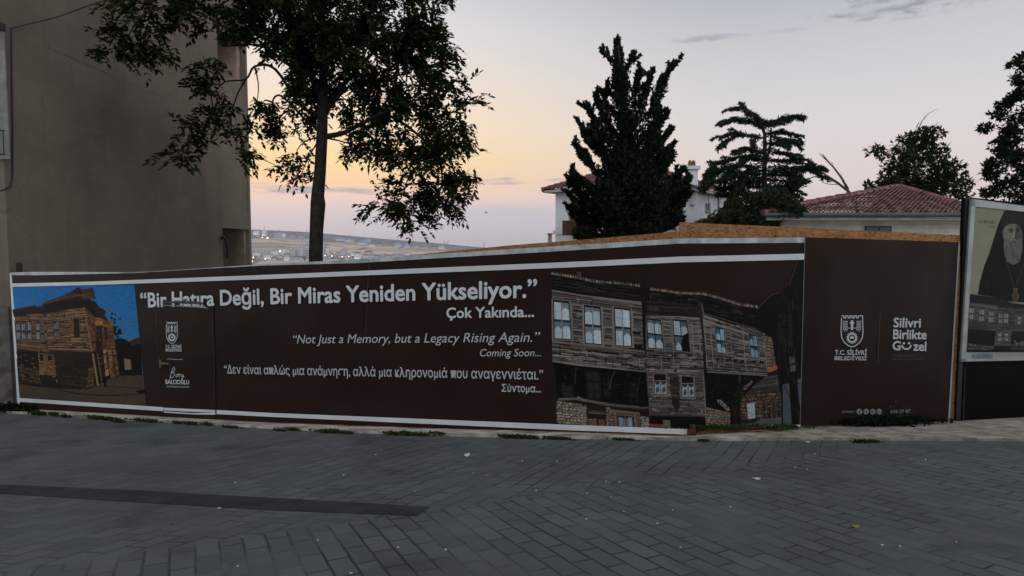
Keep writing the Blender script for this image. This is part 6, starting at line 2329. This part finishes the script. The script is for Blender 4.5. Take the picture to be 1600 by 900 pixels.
for (px, py, rx, ry) in CR:
    c = P(px, py, YR + rng.uniform(-.5, .5))
    k = YR / 1000
    R3 = np.array([rx, min(rx, ry * 1.8), ry]) * k
    R3 = R3 * .95
    n = int(rx * ry * 3.14 * .17)
    subc = ball(max(4, n // 26))
    off = subc[rng.integers(0, len(subc), n)] + rng.normal(0, 1, (n, 3)) * (np.minimum(.06, R3 * .3) / R3)
    hk = np.ones(n, bool)
    for h_ in ball(3):
        hk &= np.linalg.norm(off - h_ * .85, axis=1) > .24
    off = off[hk]
    n = len(off)
    b = c + off * R3
    for q in range(4):
        d = unit(off * .7 + rng.normal(0, .6, (n, 3)))
        lv.rhombs(b, d, unit(np.cross(d, rng.normal(0, 1, (n, 3)))), rng.uniform(.07, .13, n), rng.uniform(.03, .055, n))
    wood.tube(bez(P(1638, py + 20, YR), (P(1638, py + 20, YR) + c) / 2, c, 4), list(np.linspace(.022, .006, 4)), 5)
wood.build('trunk', M_BARK, rgt_t, smooth=True)
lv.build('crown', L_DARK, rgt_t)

# ------------------------------------------------------------------ green in the joint between paving and kerb
def weed_mesh(name, m_, n, rx, ry, h, seed, ll=.05, lw=.018, loc=(0, 0, 0)):
    r_ = np.random.default_rng(seed)
    b = np.stack([r_.normal(0, rx * .45, n), r_.normal(0, ry * .4, n), np.zeros(n)], 1)
    q = []
    for k in range(3):
        d = unit(np.stack([r_.normal(0, .8, n), r_.normal(0, .6, n), r_.uniform(.15, 1.0, n)], 1))
        z = r_.uniform(0, h * .75, n) * (1 - .5 * np.minimum(1, abs(b[:, 0]) / rx))
        p_ = b + np.stack([r_.normal(0, .015, n), r_.normal(0, .015, n), z], 1)
        wv = unit(np.cross(d, r_.normal(0, 1, (n, 3))))
        ln, wd_ = ll * r_.uniform(.6, 1.4, n)[:, None], lw * r_.uniform(.7, 1.3, n)[:, None]
        mm = p_ + d * ln * .5
        q.append(np.stack([p_, mm + wv * wd_, p_ + d * ln, mm - wv * wd_], 1))
    st_ = np.stack([b, b + np.array([.004, 0, 0]), b + np.stack([r_.normal(0, .02, n), r_.normal(0, .02, n), np.full(n, h * .8)], 1), b + np.stack([r_.normal(0, .02, n), r_.normal(0, .02, n), np.full(n, h * .8)], 1) - np.array([.004, 0, 0])], 1)
    q.append(st_)
    Q = np.concatenate(q).reshape(-1, 3)
    me = bpy.data.meshes.new(name)
    me.from_pydata(Q.tolist(), [], [list(range(i, i + 4)) for i in range(0, len(Q), 4)])
    me.materials.append(m_)
    o = bpy.data.objects.new(name, me)
    COL.objects.link(o)
    o.location = tuple(loc)
    return o


WP_ = [(60, 649, .30), (85, 650, .25), (100, 652.5, .25), (150, 655, .30), (172, 657, .3), (185, 660, .25), (215, 658, .26), (235, 660, .22), (278, 662.5, .2), (298, 664, .22), (322, 665, .2), (360, 669, .22), (438, 674, .16), (458, 673, .18), (505, 676.5, .22), (520, 677, .24), (540, 677.5, .22),
       (612, 680, .20), (632, 680.5, .24), (655, 681, .24), (685, 681, .22), (795, 685, .2), (810, 685, .22), (826, 685.5, .2), (862, 686.5, .22), (882, 687, .2), (965, 688, .16), (980, 688, .16), (1100, 690.5, .14), (1345, 692, .2), (1362, 692, .16)]
protos = [weed_mesh('weed', L_WEED, 46, .24, .05, .075, 11 + k) for k in range(4)]
for i, (px, py, w_) in enumerate(WP_):
    g_ = ground(px, py)
    o = protos[i] if i < 4 else protos[i % 4].copy()
    if i >= 4:
        COL.objects.link(o)
    o.location = tuple(g_ + np.array([0, .0, .003]))
    s_ = w_ / .24
    o.scale = (s_ * random.uniform(.5, .8), s_ * .6, s_ * random.uniform(.45, .8))
    o.rotation_euler = (0, 0, math.atan2(WA.d3[1], WA.d3[0]) if px < 1060 else 0)
    tag(o, 'low green weed growing in the joint along the foot of the hoarding', 'weed', 'weeds along the kerb')
for i, (px, py, w_, n_, h_) in enumerate(((1120, 671.5, .55, 120, .07), (1175, 671, .5, 120, .08), (1225, 669.5, .35, 70, .05))):
    g_ = WB.at(px, py, .10)
    tag(weed_mesh('weed', L_WEED, n_, w_ * .8, .04, h_ * .6, 50 + i, .05, .012, g_), 'dusty green weed clump growing between kerb and the picture of timber houses', 'weed', 'weeds below the right picture')
g_ = WB.at(1378, 663.5, .14)
bs = weed_mesh('bramble', L_DARK, 420, .50, .12, .10, 77, .05, .017, g_)
tag(bs, 'dark green trailing bramble in front of the plain brown banner', 'bush')
g_ = WB.at(1440, 659.5, .12)
tag(weed_mesh('bramble', L_DARK, 130, .36, .06, .05, 78, .045, .015, g_), 'small dark trailing bramble by the right end of the plain brown banner', 'bush')
g_ = WB.at(1402, 656, .12)
mb = MB()
for k in range(4):
    an = random.uniform(-.5, .5)
    hh = random.uniform(.12, .24)
    mb.tube([g_, g_ + np.array([an * .1, -.02, hh * .5]), g_ + np.array([an * .28, -.04, hh])], [.004, .003, .002], 4)
    for j in range(3):
        q = g_ + np.array([an * .28, -.04, hh]) + np.array([random.gauss(0, .03), random.gauss(0, .02), random.gauss(0, .04)])
        mb.poly([q, q + np.array([.02, 0, .012]), q + np.array([.034, .004, 0]), q + np.array([.016, 0, -.012])])
tag(mb.build('dry_weed', mat('dry_stalk', (.09, .045, .025), .9, .2, 9)), 'dry reddish weed stalk standing behind the dark bramble', 'weed')
# dark undergrowth at the foot of the house corner on the far left
for i, (px, py, w_) in enumerate(((6, 640, .4), (24, 641, .35))):
    g_ = ground(px, py + 3)
    tag(weed_mesh('bramble', L_DARK, 160, w_, .12, .13, 90 + i, .07, .024, g_), ('low dark ivy at the foot of the stucco house', 'low dark ivy at the lower left corner of the banner')[i], 'bush')

# ------------------------------------------------------------------ litter
M_PAPER = mat('white_paper', (.62, .64, .66), .8, .05, 20)
M_YLEAF = mat('yellow_leaf', (.34, .27, .05), .7, .2, 20)
M_OCHRE = mat('ochre_leaf', (.26, .16, .05), .8, .2, 20)


def scrap(px, py, w_, d_, m_, name, label, cat, group=None, curl=.01):
    w_, d_, curl = w_ * (.62 if w_ < .06 else 1), d_ * (.62 if w_ < .06 else 1), curl * .6
    g_ = ground(px, py) + np.array([0, 0, .006])
    a = random.uniform(0, 3.1)
    mb_ = MB()
    ring_ = []
    for k in range(7):
        t_ = 2 * math.pi * k / 7
        r_ = random.uniform(.7, 1.0)
        x_, y_ = math.cos(t_) * w_ / 2 * r_, math.sin(t_) * d_ / 2 * r_
        ring_.append(g_ + np.array([x_, y_ * math.cos(a * .2), curl * (.5 + .5 * math.sin(t_ * 2 + a))]))
    mb_.add(ring_ + [g_ + np.array([0, 0, curl * .4])], [(i, (i + 1) % 7, 7) for i in range(7)])
    mb_.add([q + np.array([0, 0, -.003]) for q in ring_], [tuple(range(6, -1, -1))])
    tag(mb_.build(name, m_), label, cat, group)


scrap(729, 712, .085, .12, M_PAPER, 'paper_scrap', 'largest white paper scrap on the paving below the crease of the banner', 'litter', None, .02)
scrap(1182, 749, .085, .06, M_PAPER, 'paper_scrap', 'flat white paper strip on the paving below the dark printed house', 'litter', None, .01)
for px, py, s_ in ((587, 711, .04), (537, 743, .045), (816, 721, .035), (870, 722, .035), (838, 767, .035), (917, 772, .03), (947, 753, .03), (968, 754, .04), (955, 777, .025), (1141, 793, .032), (1027, 819, .03), (916, 812, .03), (497, 845, .025), (622, 856, .028), (697, 860, .035), (549, 897, .035),
                (343, 795, .05), (1378, 853, .035), (1406, 855, .03), (1262, 691, .06), (1273, 710, .035), (1446, 719, .04), (1243, 731, .035), (1261, 734, .03), (1051, 798, .025), (368, 755, .035), (372, 886, .03), (975, 800, .02), (1494, 848, .02), (1063, 856, .02), (740, 740, .03), (649, 769, .02)):
    scrap(px, py, s_, s_ * 1.1, M_PAPER, 'paper_scrap', 'tiny white paper scrap lying on the grey street paving', 'litter', 'paper scraps on the street', .006)
scrap(1335, 824, .085, .05, M_YLEAF, 'fallen_leaf', 'bright yellow fallen leaf on the paving at the right', 'leaf', None, .022)
for px, py, l_ in ((844, 712, 'ochre fallen leaf on the paving below the row of printed windows'), (759, 744, 'dull olive fallen leaf on the paving left of centre'), (1180, 721, 'yellowish fallen leaf above the white paper strip'), (348, 706, 'ochre fallen leaf on the paving left of the door foot')):
    scrap(px, py, .07, .06, M_OCHRE, 'fallen_leaf', l_, 'leaf', None, .012)

# rusty bits at the foot of the hoarding
M_RUST = mat('rusty_iron', (.10, .03, .018), .9, .3, 14, .4, 60)
g_ = front(1080, 684, .05)
mb = MB()
mb.box((g_[0] - .045, g_[1] - .05, g_[2] - .06), (g_[0] + .045, g_[1] + .03, g_[2] + .10))
mb.box((g_[0] - .02, g_[1] - .03, g_[2] + .101), (g_[0] + .04, g_[1] + .02, g_[2] + .16))
mb.box((g_[0] - .075, g_[1] - .065, g_[2] - .06), (g_[0] + .075, g_[1] + .02, g_[2] - .02))
tag(mb.build('iron_stub', M_RUST), 'rusty red iron stub at the end of the white lower border', 'post stub')
g_ = front(728.5, 676.5, .06)
mb = MB()
mb.box((g_[0] - .035, g_[1] - .03, g_[2] - .045), (g_[0] + .03, g_[1] + .02, g_[2] + .02))
mb.box((g_[0] - .06, g_[1] - .05, g_[2] - .05), (g_[0] + .07, g_[1] + .01, g_[2] - .035))
mb.tube([g_ + np.array([.03, -.01, 0]), g_ + np.array([.09, -.02, -.01])], .012, 6)
tag(mb.build('iron_bracket', M_RUST), 'small rusty bracket on the kerb below the long banner', 'bracket')
for i, (px, py) in enumerate(((1178, 682), (1185, 681.5))):
    g_ = WB.at(px, py, .25)
    g_[2] = ground(px, py + 4)[2] + .05
    mb = MB()
    mb.tube([g_ + np.array([-.03, 0, 0]), g_ + np.array([0, 0, .018]), g_ + np.array([.03, 0, .004])], [.006, .016, .006], 6)
    tag(mb.build('dry_leaf', M_RUST), 'curled rust brown leaf on the kerb below the dark porch of the printed houses', 'leaf', 'curled leaves on the kerb')

# ------------------------------------------------------------------ evening haze over the valley
hz = bpy.data.materials.new('evening_haze')
hz.use_nodes = True
nt = hz.node_tree
for n_ in list(nt.nodes):
    nt.nodes.remove(n_)
pv = nt.nodes.new('ShaderNodeVolumePrincipled')
pv.inputs['Color'].default_value = (.86, .86, .90, 1)
pv.inputs['Density'].default_value = 4.5e-5
pv.inputs['Anisotropy'].default_value = .2
ho = nt.nodes.new('ShaderNodeOutputMaterial')
nt.links.new(pv.outputs[0], ho.inputs['Volume'])
mb = MB()
mb.box((-34000, -40, -900), (34000, 12600, 190))
tag(mb.build('haze', hz), kind='stuff')
